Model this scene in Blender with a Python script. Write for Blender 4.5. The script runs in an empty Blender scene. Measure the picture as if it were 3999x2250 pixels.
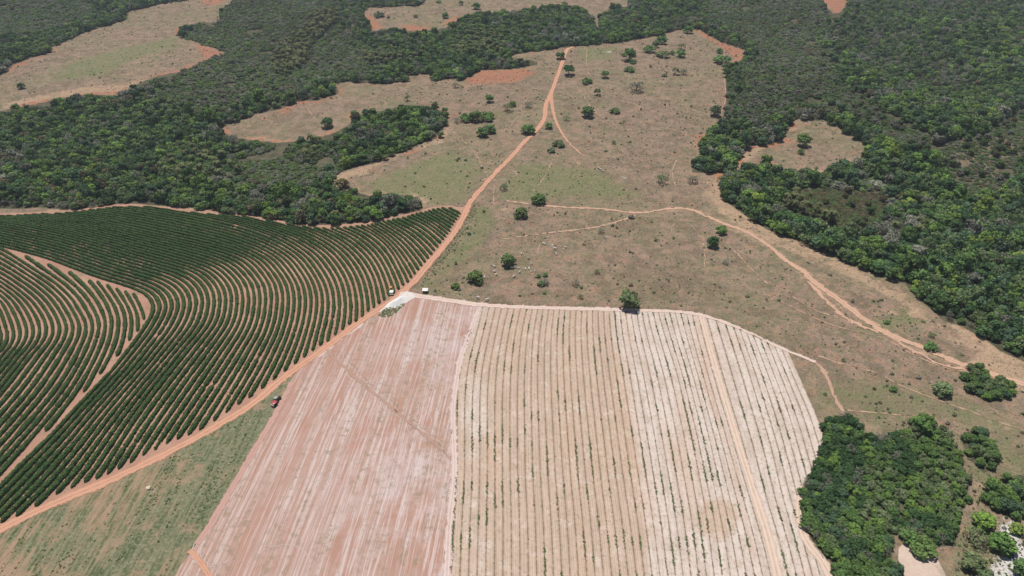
import bpy, bmesh, math, random
import numpy as np
from mathutils import Vector, Matrix

# ------------------------------------------------------------------ camera, sky, sun, exposure
C = bpy.context.scene
TH, HC, FP = math.radians(35.0), 230.0, 2664.0          # pitch, camera height, focal length in photo pixels
cam_d = bpy.data.cameras.new('camera'); cam_d.sensor_width = 36.0
cam_d.lens = 36.0 * FP / 3999.0; cam_d.clip_start = 1.0; cam_d.clip_end = 20000.0
cam = bpy.data.objects.new('camera', cam_d); C.collection.objects.link(cam)
cam.location = (0, 0, HC); cam.rotation_euler = (math.radians(90) - TH, 0, 0)
C.camera = cam
SUN_EL, SHX, SHY = math.radians(72.0), 0.45, -0.89      # elevation; direction in which shadows fall
w = bpy.data.worlds.new('World'); C.world = w; w.use_nodes = True
wn = w.node_tree.nodes; wl = w.node_tree.links; wn.clear()
sk = wn.new('ShaderNodeTexSky'); sk.sky_type = 'NISHITA'; sk.sun_disc = False
sk.sun_elevation = SUN_EL; sk.sun_rotation = math.atan2(-SHX, -SHY)
bg = wn.new('ShaderNodeBackground'); bg.inputs['Strength'].default_value = 0.065
wo = wn.new('ShaderNodeOutputWorld')
wl.new(sk.outputs[0], bg.inputs[0]); wl.new(bg.outputs[0], wo.inputs[0])
sd = bpy.data.lights.new('sun', 'SUN'); sd.energy = 4.75; sd.angle = math.radians(0.53); sd.color = (1.0, 0.95, 0.885)
so = bpy.data.objects.new('sun', sd); C.collection.objects.link(so)
ch = math.cos(SUN_EL)
so.rotation_euler = Vector((SHX * ch, SHY * ch, -math.sin(SUN_EL))).to_track_quat('-Z', 'Y').to_euler()
so.location = (0, 0, 400)
C.view_settings.view_transform = 'Standard'; C.view_settings.look = 'None'
C.view_settings.gamma = 1.0; C.view_settings.exposure = 0.0
C.cycles.max_bounces = 4; C.cycles.diffuse_bounces = 2; C.cycles.transparent_max_bounces = 8
C.cycles.volume_bounces = 0

rng = np.random.default_rng(7); random.seed(7)
COL = C.collection

# ------------------------------------------------------------------ terrain and the photo-pixel -> ground map
def H(x, y):
    x = np.asarray(x, float); y = np.asarray(y, float)
    z = 3.2 * np.sin(x / 95 + 0.6) * np.cos(y / 120 + 0.3) + 2.2 * np.sin((x + y) / 70 + 1.1)
    z = z + 5.0 * np.exp(-((x - 60) ** 2 + (y - 720) ** 2) / 160.0 ** 2) - 6.0 * np.exp(-(((x + 230) / 170) ** 2 + ((y - 560) / 110) ** 2))
    mr = np.clip((x - 120 - .12 * (y - 400)) / 120, 0, 1) * np.clip((y - 330) / 150, 0, 1); z = z + mr * (6.5 * np.sin((.83 * x + .55 * y) / 48 + .7) + 2.5 * np.sin((.4 * x - .9 * y) / 31))
    ml = np.clip((-110 - x) / 120, 0, 1) * np.clip((y - 480) / 120, 0, 1); z = z + ml * 4.5 * np.sin((.35 * x + .93 * y) / 44 + 2.)
    t = np.clip((y - 900) / 900, 0, 1)
    return z + 26 * t * t * (3 - 2 * t)
def G(px, py):
    """photo pixel(s) -> ground x, y"""
    a = (np.asarray(px, float) - 1999.5) / FP; b = -(np.asarray(py, float) - 1125) / FP
    dx, dy, dz = a, math.cos(TH) + b * math.sin(TH), -math.sin(TH) + b * math.cos(TH)
    t = -HC / np.minimum(dz, -0.03)
    for _ in range(60):
        t = 0.45 * t + 0.55 * (H(t * dx, t * dy) - HC) / np.minimum(dz, -0.03)
    return t * dx, t * dy
def GP(p):
    p = np.asarray(p, float); x, y = G(p[:, 0], p[:, 1]); return np.stack([x, y], 1)
def pix(x, y, z=None):
    z = H(x, y) if z is None else z
    X = np.asarray(x, float); Y = np.asarray(y, float); Z = z - HC
    d = Y * math.cos(TH) - Z * math.sin(TH); u = Y * math.sin(TH) + Z * math.cos(TH)
    return 1999.5 + FP * X / d, 1125 - FP * u / d, d
def dense(p, step=6.0):
    out = []
    for a, b in zip(p[:-1], p[1:]):
        n = max(1, int(math.hypot(b[0] - a[0], b[1] - a[1]) / step))
        for i in range(n): out.append(a + (b - a) * i / n)
    out.append(p[-1]); return np.array(out)
def chaikin(p, n=2, closed=False):
    p = np.asarray(p, float)
    for _ in range(n):
        if closed:
            q = np.roll(p, -1, 0); p = np.stack([.75 * p + .25 * q, .25 * p + .75 * q], 1).reshape(-1, 2)
        else:
            m = np.stack([.75 * p[:-1] + .25 * p[1:], .25 * p[:-1] + .75 * p[1:]], 1).reshape(-1, 2)
            p = np.vstack([p[:1], m, p[-1:]])
    return p
def resample(p, n):
    d = np.r_[0, np.cumsum(np.hypot(*np.diff(p, axis=0).T))]
    s = np.linspace(0, d[-1], n); return np.stack([np.interp(s, d, p[:, 0]), np.interp(s, d, p[:, 1])], 1)
def inside(poly, x, y):
    r = np.zeros(x.shape, bool); bb = (x >= poly[:, 0].min()) & (x <= poly[:, 0].max()) & (y >= poly[:, 1].min()) & (y <= poly[:, 1].max())
    xi, yi = x[bb], y[bb]; c = np.zeros(xi.shape, bool)
    q = np.roll(poly, -1, 0)
    for (x0, y0), (x1, y1) in zip(poly, q):
        if y0 == y1: continue
        m = (y0 > yi) != (y1 > yi)
        c ^= m & (xi < (x1 - x0) * (yi - y0) / (y1 - y0) + x0)
    r[bb] = c; return r
def near_edge(poly, x, y, closed=True):
    """distance to the polyline and its nearest point"""
    best = np.full(x.shape, 1e9); bx = np.zeros_like(x); by = np.zeros_like(x)
    q = np.roll(poly, -1, 0) if closed else poly[1:]
    for (x0, y0), (x1, y1) in zip(poly, q):
        L = (x1 - x0) ** 2 + (y1 - y0) ** 2 + 1e-9
        t = np.clip(((x - x0) * (x1 - x0) + (y - y0) * (y1 - y0)) / L, 0, 1)
        cx = x0 + t * (x1 - x0); cy = y0 + t * (y1 - y0); d = np.hypot(x - cx, y - cy)
        m = d < best; best[m] = d[m]; bx[m] = cx[m]; by[m] = cy[m]
    return best, bx, by
def softmask(poly, x, y, w):
    r = np.zeros(x.shape); m = (x > poly[:, 0].min() - w) & (x < poly[:, 0].max() + w) & (y > poly[:, 1].min() - w) & (y < poly[:, 1].max() + w)
    xi, yi = x[m], y[m]
    if not len(xi): return r
    d, _, _ = near_edge(poly, xi, yi); d = np.where(inside(poly, xi, yi), d, -d)
    r[m] = np.clip(0.5 + d / (2 * w), 0, 1); return r
_tab = rng.random((256, 256))
def vnoise(x, y, s):
    u = np.asarray(x) / s + 1000; v = np.asarray(y) / s + 1000; i = np.floor(u).astype(int); j = np.floor(v).astype(int); f = u - i; g = v - j
    f = f * f * (3 - 2 * f); g = g * g * (3 - 2 * g); T = lambda a, b: _tab[a % 256, b % 256]
    return (T(i, j) * (1 - f) + T(i + 1, j) * f) * (1 - g) + (T(i, j + 1) * (1 - f) + T(i + 1, j + 1) * f) * g

# ------------------------------------------------------------------ traced outlines (photo pixels)
WOOD = [(-300,815),(0,815),(78,817),(145,812),(233,817),(336,817),(440,797),(518,795),(647,805),(849,822),(880,836),(1000,848),(1104,872),(1207,883),(1362,877),(1455,866),(1518,848),(1642,815),(1635,790),(1611,766),(1540,760),(1460,770),(1383,750),(1316,735),(1300,700),(1311,683),(1362,663),(1492,621),(1595,585),(1699,538),(1740,490),(1745,455),(1699,419),(1595,409),(1481,435),(1373,455),(1373,481),(1310,518),(1228,543),(1186,549),(1085,558),(1000,549),(921,538),(839,507),(890,487),(1000,447),(1103,424),(1171,393),(1243,393),(1326,362),(1310,336),(1295,331),(1362,321),(1440,321),(1450,331),(1590,321),(1585,295),(1688,290),(1678,321),(1750,310),(1807,310),(1880,274),(2000,269),(2060,262),(2100,252),(2100,238),(2000,232),(1960,222),(2119,197),(2202,186),(2336,176),(2466,160),(2569,140),(2606,129),(2668,114),(2725,114),(2776,145),(2828,171),(2911,197),(2911,223),(2880,243),(2828,259),(2833,311),(2838,388),(2823,466),(2766,512),(2740,559),(2740,595),(2699,637),(2704,673),(2766,678),(2828,673),(2807,714),(2818,750),(2807,766),(2890,828),(2942,864),(3000,900),(3145,952),(3233,998),(3336,1030),(3424,1076),(3533,1107),(3569,1154),(3621,1195),(3688,1257),(3750,1273),(3854,1330),(3906,1371),(4000,1413),(4300,1560),(4500,900),(4400,-330),(-500,-330)]
CL1 = [(-200,350),(0,300),(36,259),(119,228),(202,202),(207,181),(336,124),(445,93),(497,78),(505,45),(640,15),(776,-5),(910,-5),(905,5),(870,40),(850,90),(790,85),(700,110),(690,140),(740,155),(828,186),(885,207),(776,248),(714,279),(621,295),(517,336),(466,373),(336,367),(248,383),(129,409),(0,435),(-200,470)]
CL2 = [(1663,-30),(1655,10),(1637,23),(1440,31),(1419,47),(1440,98),(1450,124),(1500,112),(1538,109),(1569,122),(1657,122),(1750,109),(1792,88),(1807,62),(1880,47),(2000,52),(2103,31),(2197,21),(2248,31),(2290,47),(2321,78),(2332,128),(2344,128),(2340,70),(2370,42),(2393,20),(2470,30),(2435,-30)]
CL4 = [(2925,572),(3000,566),(3060,545),(3085,500),(3104,458),(3150,470),(3197,462),(3311,515),(3370,560),(3402,585),(3395,612),(3347,626),(3285,640),(3240,645),(3207,678),(3160,660),(3109,675),(3041,660),(3000,640),(2958,650),(2920,640),(2868,672),(2880,621)]
CL5 = [(3200,-20),(3212,10),(3235,35),(3252,50),(3276,52),(3300,32),(3325,-20)]
BR1 = [(3080,760),(3200,735),(3450,755),(3470,830),(3390,905),(3290,920),(3190,895),(3060,830)]
BR2 = [(4100,400),(3999,430),(3900,500),(3830,540),(3700,560),(3650,600),(3700,680),(3740,770),(3890,760),(3960,650),(4100,560)]
BR3 = [(3270,350),(3360,370),(3500,470),(3640,540),(3620,620),(3500,570),(3400,500),(3300,440)]
WD5 = [(3205,1690),(3215,1660),(3248,1629),(3311,1624),(3352,1660),(3362,1723),(3450,1707),(3549,1676),(3585,1630),(3647,1655),(3700,1697),(3745,1790),(3775,1880),(3785,1966),(3751,2002),(3720,2121),(3621,2142),(3569,2116),(3507,2090),(3466,2059),(3481,2106),(3461,2168),(3518,2250),(3540,2340),(3340,2340),(3275,2250),(3223,2170),(3176,2122),(3142,2062),(3128,1992),(3133,1905),(3175,1855),(3200,1790),(3215,1738)]
WD6 = [(3740,1700),(3790,1680),(3849,1697),(3875,1759),(3890,1836),(3840,1850),(3790,1800)]
WD7 = [(3875,1890),(3930,1860),(4150,1840),(4150,2040),(3990,2035),(3900,2010),(3850,1980),(3845,1930)]
WD8 = [(3760,1480),(3790,1440),(3830,1440),(3870,1480),(3940,1500),(3960,1540),(3900,1575),(3830,1560),(3780,1530)]
GROV = [(2810,1000)]
COFT = [(-120,850),(15,844),(52,843),(89,841),(161,837),(230,834),(302,827),(358,820),(437,810),(528,807),(572,809),(701,826),(792,836),(870,841),(947,847),(1015,858),(1158,883),(1232,890),(1294,891),(1367,885),(1436,878),(1490,866),(1537,856),(1592,845),(1637,831),(1687,819),(1726,811),(1753,812),(1795,829),(1800,840)]
COFR = [(1785,862),(1770,885),(1758,908),(1743,932),(1713,966),(1684,1005),(1646,1047),(1593,1106),(1557,1135),(1522,1162),(1481,1190),(1440,1218),(1398,1255),(1343,1286),(1283,1334),(1225,1370),(1153,1425),(1067,1487),(976,1556),(885,1613),(787,1681),(694,1718),(569,1776),(471,1833),(380,1872),(287,1904),(176,1957),(93,2010),(0,2045),(-120,2090)]
COFI = [(-120,920),(26,978),(135,1014),(235,1050),(287,1070),(352,1098),(380,1100),(420,1113),(453,1125),(487,1137),(525,1148),(545,1180),(566,1245),(543,1294),(513,1324),(469,1382),(421,1433),(341,1519),(270,1600),(186,1680),(100,1765),(0,1860),(-120,1975)]
SOIL = [(-150,838),(15,834),(161,828),(302,818),(437,800),(528,797),(701,815),(947,837),(1158,873),(1232,880),(1367,875),(1490,856),(1592,835),(1687,809),(1753,802),(1800,812),(1830,800),(1815,850),(1780,910),(1725,980),(1673,1035),(1621,1100),(1569,1147),(1497,1204),(1414,1251),(1269,1365),(1104,1479),(1000,1576),(880,1649),(725,1737),(569,1815),(414,1887),(259,1949),(129,2006),(0,2070),(-150,2140)]
PINK = [(1590,1150),(1660,1166),(1770,1184),(1869,1197),(1828,1319),(1797,1395),(1778,1500),(1770,1620),(1780,1800),(1778,1900),(1762,2000),(1748,2100),(1742,2300),(660,2300),(700,2220),(768,2125),(820,2040),(870,1950),(930,1850),(1000,1730),(1065,1620),(1130,1495),(1180,1425),(1275,1360),(1414,1250),(1497,1203),(1560,1160)]
STRP = [(1869,1197),(2000,1204),(2200,1210),(2400,1215),(2600,1220),(2740,1233),(2880,1285),(3000,1338),(3120,1392),(3155,1405),(3181,1500),(3207,1567),(3238,1624),(3217,1700),(3212,1738),(3197,1790),(3171,1852),(3130,1900),(3122,1992),(3140,2070),(3176,2131),(3223,2178),(3280,2300),(1742,2300),(1748,2100),(1762,2000),(1778,1900),(1780,1800),(1770,1620),(1778,1500),(1797,1395),(1828,1319)]
GRSS = [(-150,2130),(0,2075),(129,2010),(259,1953),(414,1891),(569,1819),(725,1741),(880,1653),(1000,1580),(1104,1483),(1150,1460),(1130,1495),(1065,1620),(1000,1730),(930,1850),(870,1950),(820,2040),(768,2125),(700,2220),(660,2320),(-150,2320)]
PALE = [(3510,2140),(3540,2112),(3580,2130),(3650,2165),(3690,2240),(3710,2320),(3560,2320),(3507,2185)]
WHIT = [(3890,2040),(3950,2020),(3975,2090),(4050,2180),(4050,2290),(3950,2260),(3870,2280),(3860,2210),(3930,2140)]

# ------------------------------------------------------------------ helpers for objects and tags
def tag(o, label=None, cat=None, group=None, kind=None):
    if label: o['label'] = label
    if cat: o['category'] = cat
    if group: o['group'] = group
    if kind: o['kind'] = kind
    return o
def mesh_np(name, v, f, mat, parent=None, smooth=False, attrs=None, mats=None, midx=None):
    me = bpy.data.meshes.new(name); v = np.asarray(v, np.float32); f = np.asarray(f, np.int32)
    k = f.shape[1]; me.vertices.add(len(v)); me.vertices.foreach_set('co', v.ravel())
    me.loops.add(f.size); me.loops.foreach_set('vertex_index', f.ravel())
    me.polygons.add(len(f)); me.polygons.foreach_set('loop_start', np.arange(0, f.size, k, dtype=np.int32))
    if smooth: me.polygons.foreach_set('use_smooth', np.ones(len(f), bool))
    for an, (dom, data) in (attrs or {}).items():
        a = me.attributes.new(an, 'FLOAT', dom); a.data.foreach_set('value', np.asarray(data, np.float32).ravel())
    for m in (mats or [mat]): me.materials.append(m)
    if midx is not None: me.polygons.foreach_set('material_index', np.asarray(midx, np.int32))
    me.update(calc_edges=True); me.validate()
    o = bpy.data.objects.new(name, me); COL.objects.link(o)
    if parent: o.parent = parent
    return o
def empty(name, loc, rz=0.0, sc=1.0):
    o = bpy.data.objects.new(name, None); COL.objects.link(o); o.location = loc; o.rotation_euler = (0, 0, rz)
    o.scale = (sc,) * 3; o.empty_display_size = 0.5; return o

# ------------------------------------------------------------------ materials
def lin(r, g, b): return tuple(((c / 255) / 12.92 if c / 255 <= .04045 else ((c / 255 + .055) / 1.055) ** 2.4) for c in (r, g, b))
class NT:
    def __init__(s, name, rough=0.9, spec=0.15):
        s.m = bpy.data.materials.new(name); s.m.use_nodes = True; s.n = s.m.node_tree.nodes; s.l = s.m.node_tree.links; s.n.clear()
        s.out = s.n.new('ShaderNodeOutputMaterial'); s.b = s.n.new('ShaderNodeBsdfPrincipled')
        s.b.inputs['Roughness'].default_value = rough; s.b.inputs['Specular IOR Level'].default_value = spec
        s.l.new(s.b.outputs[0], s.out.inputs[0]); s.pos = None
    def P(s):
        if s.pos is None: s.pos = s.n.new('ShaderNodeNewGeometry').outputs['Position']
        return s.pos
    def mapped(s, scale=(1, 1, 1), rz=0.0, src=None):
        a = s.n.new('ShaderNodeMapping'); a.inputs['Scale'].default_value = scale
        r = s.n.new('ShaderNodeMapping'); r.inputs['Rotation'].default_value = (0, 0, rz)
        s.l.new(src or s.P(), r.inputs[0]); s.l.new(r.outputs[0], a.inputs[0]); return a.outputs[0]
    def noise(s, scale, det=4, rough=.6, vec=None, dist=0.0):
        t = s.n.new('ShaderNodeTexNoise'); t.inputs['Scale'].default_value = scale; t.inputs['Detail'].default_value = det
        t.inputs['Roughness'].default_value = rough; t.inputs['Distortion'].default_value = dist
        s.l.new(vec or s.P(), t.inputs['Vector']); return t.outputs['Fac']
    def vor(s, scale, vec=None, feat='F1', out='Distance'):
        t = s.n.new('ShaderNodeTexVoronoi'); t.feature = feat; t.inputs['Scale'].default_value = scale
        s.l.new(vec or s.P(), t.inputs['Vector']); return t.outputs[out]
    def attr(s, name, typ='GEOMETRY', out='Fac'):
        t = s.n.new('ShaderNodeAttribute'); t.attribute_name = name; t.attribute_type = typ; return t.outputs[out]
    def mth(s, op, a, b=0.0, c=None):
        t = s.n.new('ShaderNodeMath'); t.operation = op
        for i, v in enumerate((a, b) if c is None else (a, b, c)):
            if isinstance(v, (int, float)): t.inputs[i].default_value = v
            else: s.l.new(v, t.inputs[i])
        return t.outputs[0]
    def ss(s, v, lo, hi, a=0.0, b=1.0):
        t = s.n.new('ShaderNodeMapRange'); t.interpolation_type = 'SMOOTHSTEP'; s.l.new(v, t.inputs[0])
        for i, q in zip((1, 2, 3, 4), (lo, hi, a, b)): t.inputs[i].default_value = q
        return t.outputs[0]
    def mix(s, f, a, b, mode='MIX'):
        t = s.n.new('ShaderNodeMix'); t.data_type = 'RGBA'; t.blend_type = mode
        for i, v in ((0, f), (6, a), (7, b)):
            if isinstance(v, (int, float)): t.inputs[i].default_value = v
            elif isinstance(v, tuple): t.inputs[i].default_value = (*v, 1)
            else: s.l.new(v, t.inputs[i])
        return t.outputs[2]
    def bump(s, h, dist, st=1.0):
        t = s.n.new('ShaderNodeBump'); t.inputs['Distance'].default_value = dist; t.inputs['Strength'].default_value = st
        s.l.new(h, t.inputs['Height']); s.l.new(t.outputs[0], s.b.inputs['Normal'])
    def col(s, c):
        if isinstance(c, tuple): s.b.inputs['Base Color'].default_value = (*c, 1)
        else: s.l.new(c, s.b.inputs['Base Color'])
        return s.m
def plain(name, c, rough=.6, spec=.3, metal=0.0, var=.12):
    t = NT(name, rough, spec); t.b.inputs['Metallic'].default_value = metal
    n = t.noise(9.0, 3); d = tuple(x * (1 - 2 * var) for x in c); return t.col(t.mix(n, c, d))

ROWROT = math.radians(4.2)                       # heading of the crop rows, degrees off the camera's heading
def ground_material():
    t = NT('pasture_and_forest_floor', .95, .05)
    n1 = t.noise(.013, 5, .62); n2 = t.noise(.11, 5, .7); n3 = t.noise(.55, 4, .75); n4 = t.noise(.045, 6, .7, dist=1.2)
    tan = (.320, .225, .168); grey = (.225, .175, .132); olive = (.215, .215, .118)
    c = t.mix(t.ss(n2, .35, .65), tan, grey)
    c = t.mix(t.ss(n1, .42, .62, 0, .55), c, olive)
    c = t.mix(t.ss(n4, .58, .72, 0, .6), c, (.38, .235, .165))
    m1 = t.noise(.075, 6, .72, dist=.8); m2 = t.noise(.19, 5, .72, dist=.5)
    c = t.mix(t.ss(m1, .51, .60, 0, .55), c, (.385, .270, .195)); c = t.mix(t.ss(m1, .49, .41, 0, .7), c, (.185, .140, .095))
    c = t.mix(t.ss(m2, .53, .60, 0, .6), c, (.175, .175, .092)); c = t.mix(t.ss(m2, .46, .39, 0, .55), c, (.40, .235, .155))
    gm = t.ss(t.mth('ADD', t.attr('green'), t.mth('MULTIPLY', t.mth('SUBTRACT', n4, .5), 1.3)), .25, .85)
    c = t.mix(t.mth('MULTIPLY', gm, .85), c, t.mix(t.ss(n2, .35, .65), (.165, .195, .085), (.235, .225, .125)))
    dm = t.ss(t.mth('ADD', t.attr('dark'), t.mth('MULTIPLY', t.mth('SUBTRACT', n2, .5), 1.2)), .3, .9)
    c = t.mix(t.mth('MULTIPLY', dm, .9), c, t.mix(t.ss(n3, .36, .60), (.095, .078, .052), (.27, .205, .145)))
    sm = t.ss(t.mth('ADD', t.attr('sand'), t.mth('ADD', t.mth('MULTIPLY', t.mth('SUBTRACT', n2, .5), 2.0), t.mth('MULTIPLY', t.mth('SUBTRACT', n3, .5), 1.1))), .45, .82)
    c = t.mix(t.mth('MULTIPLY', sm, .85), c, t.mix(n3, (.56, .40, .27), (.42, .28, .19)))
    rm = t.ss(t.mth('ADD', t.attr('red'), t.mth('ADD', t.mth('MULTIPLY', t.mth('SUBTRACT', n2, .5), 2.0), t.mth('MULTIPLY', t.mth('SUBTRACT', n3, .5), 1.1))), .38, .72)
    c = t.mix(t.mth('MULTIPLY', rm, .9), c, t.mix(n3, (.47, .180, .110), (.36, .185, .120)))
    wm = t.ss(t.mth('ADD', t.attr('white'), t.mth('MULTIPLY', t.mth('SUBTRACT', n3, .5), 1.6)), .40, .66)
    c = t.mix(wm, c, (.66, .63, .60))
    c = t.mix(t.ss(n3, .46, .66, 0, .5), c, t.mix(1.0, c, (.62, .62, .58), 'MULTIPLY')); c = t.mix(t.ss(t.noise(.23, 5, .75), .55, .70, 0, .5), c, (.40, .27, .185))
    c = t.mix(t.ss(t.noise(.30, 5, .8, dist=.6), .57, .68, 0, .65), c, (.44, .245, .165)); c = t.mix(t.ss(t.noise(1.0, 4, .7, vec=t.mapped((.05, .22, 1), .5)), .56, .66, 0, .35), c, (.16, .14, .085))
    v = t.vor(.75); sp = t.ss(t.mth('ADD', v, t.mth('MULTIPLY', n3, .35)), .28, .55)
    c = t.mix(t.mth('MULTIPLY', t.mth('SUBTRACT', 1.0, sp), .6), c, (.085, .090, .05))
    f = t.ss(t.noise(1.6, 3, .7), .3, .7); c = t.mix(f, c, t.mix(1.0, c, (.80, .80, .78), 'MULTIPLY'))
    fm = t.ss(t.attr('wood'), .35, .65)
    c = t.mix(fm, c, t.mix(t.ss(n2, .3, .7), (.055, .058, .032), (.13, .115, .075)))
    t.bump(t.mth('ADD', n3, t.mth('MULTIPLY', n2, 3.0)), .8, 1.0)
    return t.col(c)
def soil_material(name, a, b, rutc=None, weeds=(.12, .14, .07), wamt=.5, rot=0.0):
    t = NT(name, .95, .05); n1 = t.noise(.05, 5, .65); n2 = t.noise(.6, 4, .7)
    c = t.mix(t.ss(n1, .35, .65), a, b); c = t.mix(t.ss(n2, .3, .75, 0, .45), c, tuple(x * .72 for x in a))
    wv = t.ss(t.mth('ADD', t.noise(.09, 5, .7), t.mth('MULTIPLY', t.mth('SUBTRACT', t.noise(1.1, 3, .7), .5), .5)), .56, .68)
    c = t.mix(t.mth('MULTIPLY', wv, wamt), c, weeds); t.bump(n2, .15, .6); return t.col(c)
def pink_material():
    t = NT('limed_plough_soil', .95, .04); rz = ROWROT
    big = t.noise(.014, 5, .6); str1 = t.noise(1.0, 4, .65, vec=t.mapped((.16, .006, 1), rz)); str2 = t.noise(1.0, 3, .7, vec=t.mapped((.75, .006, 1), rz))
    fine = t.noise(1.0, 3, .6, vec=t.mapped((2.2, .03, 1), rz)); mo = t.noise(.35, 5, .72)
    c = t.mix(t.ss(str1, .36, .64), (.37, .205, .155), (.39, .265, .215))
    gx = t.n.new('ShaderNodeSeparateXYZ'); t.l.new(t.mapped((1, 1, 1), rz), gx.inputs[0])
    c = t.mix(t.mth('MULTIPLY', t.ss(t.mth('ADD', big, t.mth('MULTIPLY', t.mth('SUBTRACT', t.noise(.07, 4, .7), .5), .5)), .40, .60), t.ss(gx.outputs[0], -120, -25, .12, 1.0)), c, (.475, .385, .365))
    c = t.mix(t.ss(str2, .49, .62, 0, .6), c, (.56, .48, .46))
    c = t.mix(t.ss(str2, .46, .34, 0, .55), c, (.34, .20, .150))
    c = t.mix(t.ss(fine, .54, .66, 0, .55), c, (.27, .18, .135))
    c = t.mix(t.mth('MULTIPLY', t.ss(mo, .47, .66, 0, .75), t.ss(str1, .40, .6, .25, 1)), c, (.24, .185, .125))
    ph = t.mth('FRACT', t.mth('ADD', t.mth('DIVIDE', gx.outputs[0], 7.6), t.mth('MULTIPLY', t.noise(.006, 2, .5), 2.2)))
    d1 = t.mth('ABSOLUTE', t.mth('SUBTRACT', t.mth('ABSOLUTE', t.mth('SUBTRACT', ph, .5)), .12))
    c = t.mix(t.mth('MULTIPLY', t.ss(d1, .012, .038, 1, 0), t.ss(t.noise(.05, 3, .6),   .35, .6, .1, .5)), c, (.56, .46, .43))
    c = t.mix(t.ss(t.noise(2.0, 3, .8), .60, .70, 0, .5), c, (.24, .165, .12))
    t.bump(t.mth('ADD', fine, str2), .22, .8); return t.col(c)
def strip_material():
    t = NT('dry_row_crop_soil', .95, .04); u = t.attr('u'); v = t.attr('v'); wmask = t.attr('lime')
    co = t.n.new('ShaderNodeCombineXYZ'); t.l.new(u, co.inputs[0]); t.l.new(v, co.inputs[1]); uv = co.outputs[0]
    n1 = t.noise(1.0, 4, .65, vec=t.mapped((1.1, .018, 1), 0, uv)); n2 = t.noise(.7, 4, .7); nb = t.noise(.03, 4, .6)
    n5 = t.noise(1.0, 2, .6, vec=t.mapped((.22, .004, 1), 0, uv))
    c = t.mix(t.ss(n1, .35, .65), (.46, .345, .265), (.385, .285, .215))
    c = t.mix(t.ss(t.mth('ADD', wmask, t.mth('MULTIPLY', t.mth('SUBTRACT', nb, .5), 1.0)), .3, .7, 0, .9), c, t.mix(t.ss(n1, .4, .65), (.56, .485, .440), (.45, .375, .325)))
    c = t.mix(t.ss(n5, .48, .66, 0, .5), c, (.46, .305, .215))
    c = t.mix(t.ss(wmask, .05, -.35, 0, .8), c, (.50, .315, .215)); n6 = t.noise(.16, 5, .75); c = t.mix(t.ss(n6, .52, .64, 0, .5), c, (.40, .30, .23)); c = t.mix(t.ss(n6, .46, .36, 0, .4), c, (.60, .52, .46))
    fr = t.mth('FRACT', t.mth('ADD', u, .5)); dl = t.mth('ABSOLUTE', t.mth('SUBTRACT', fr, .5))
    c = t.mix(t.mth('MULTIPLY', t.ss(dl, .04, .14, 1, 0), t.ss(n2, .36, .60, .35, 1.0)), c, (.165, .125, .075))
    c = t.mix(t.mth('MULTIPLY', t.ss(t.mth('ABSOLUTE', t.mth('SUBTRACT', dl, .36)), .02, .07, 1, 0), .35), c, (.60, .50, .44))
    c = t.mix(t.ss(n2, .50, .68, 0, .65), c, (.27, .225, .155))
    t.bump(t.mth('ADD', n1, n2), .2, .8); return t.col(c)
def grassy_material():
    t = NT('weedy_field_cover', .95, .05); rz = math.radians(3.0)
    s1 = t.noise(1.0, 4, .65, vec=t.mapped((.32, .010, 1), rz)); s2 = t.noise(1.0, 3, .7, vec=t.mapped((.9, .05, 1), rz)); n1 = t.noise(.035, 4, .6); n2 = t.noise(.8, 4, .75)
    c = t.mix(t.ss(s2, .36, .62), (.075, .100, .045), (.175, .170, .100))
    c = t.mix(t.ss(n2, .45, .65, 0, .7), c, (.26, .25, .165)); c = t.mix(t.ss(t.noise(.12, 5, .75), .52, .66, 0, .8), c, (.31, .215, .145))
    e = t.mth('ADD', t.mth('MULTIPLY', s1, .55), t.mth('ADD', t.mth('MULTIPLY', n1, .55), t.mth('MULTIPLY', s2, .25)))
    gx = t.n.new('ShaderNodeSeparateXYZ'); t.l.new(t.P(), gx.inputs[0])
    e = t.mth('ADD', e, t.ss(gx.outputs[0], -105, -210, 0, .16))
    c = t.mix(t.ss(e, .72, .94, 0, .8), c, t.mix(n2, (.43, .25, .17), (.33, .22, .15)))
    t.bump(t.mth('ADD', n2, s2), .5, .8); return t.col(c)
def road_material(name, a, b, soft=.7):
    t = NT(name, .95, .05); u = t.attr('u'); v = t.attr('v')
    co = t.n.new('ShaderNodeCombineXYZ'); t.l.new(u, co.inputs[0]); t.l.new(v, co.inputs[1])
    n1 = t.noise(1.0, 4, .65, vec=t.mapped((7, .03, 1), 0, co.outputs[0])); n2 = t.noise(.35, 4, .7)
    c = t.mix(t.ss(n1, .35, .65), a, b); c = t.mix(t.ss(n2, .45, .75, 0, .35), c, tuple(x * .7 for x in b))
    r = t.ss(t.mth('ABSOLUTE', t.mth('SUBTRACT', t.mth('ABSOLUTE', t.mth('SUBTRACT', u, .5)), .2)), .03, .10, 1, 0)
    c = t.mix(t.mth('MULTIPLY', r, .45), c, tuple(min(.8, x * 1.22) for x in a)); c = t.mix(t.mth('MULTIPLY', t.ss(t.mth('ABSOLUTE', t.mth('SUBTRACT', u, .5)), .0, .08, 1, 0), t.ss(n2, .4, .6, 0, .5)), c, tuple(x * .7 for x in b))
    t.bump(n1, .1, .6); m = t.col(c); e = t.mth('SUBTRACT', .5, t.mth('ABSOLUTE', t.mth('SUBTRACT', u, .5)))
    al = t.ss(t.mth('ADD', e, t.mth('MULTIPLY', t.mth('SUBTRACT', t.noise(.9, 4, .75), .5), soft)), .02, .10); tr = t.n.new('ShaderNodeBsdfTransparent'); ms = t.n.new('ShaderNodeMixShader')
    t.l.new(al, ms.inputs[0]); t.l.new(tr.outputs[0], ms.inputs[1]); t.l.new(t.b.outputs[0], ms.inputs[2]); t.l.new(ms.outputs[0], t.out.inputs[0]); return m
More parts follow.
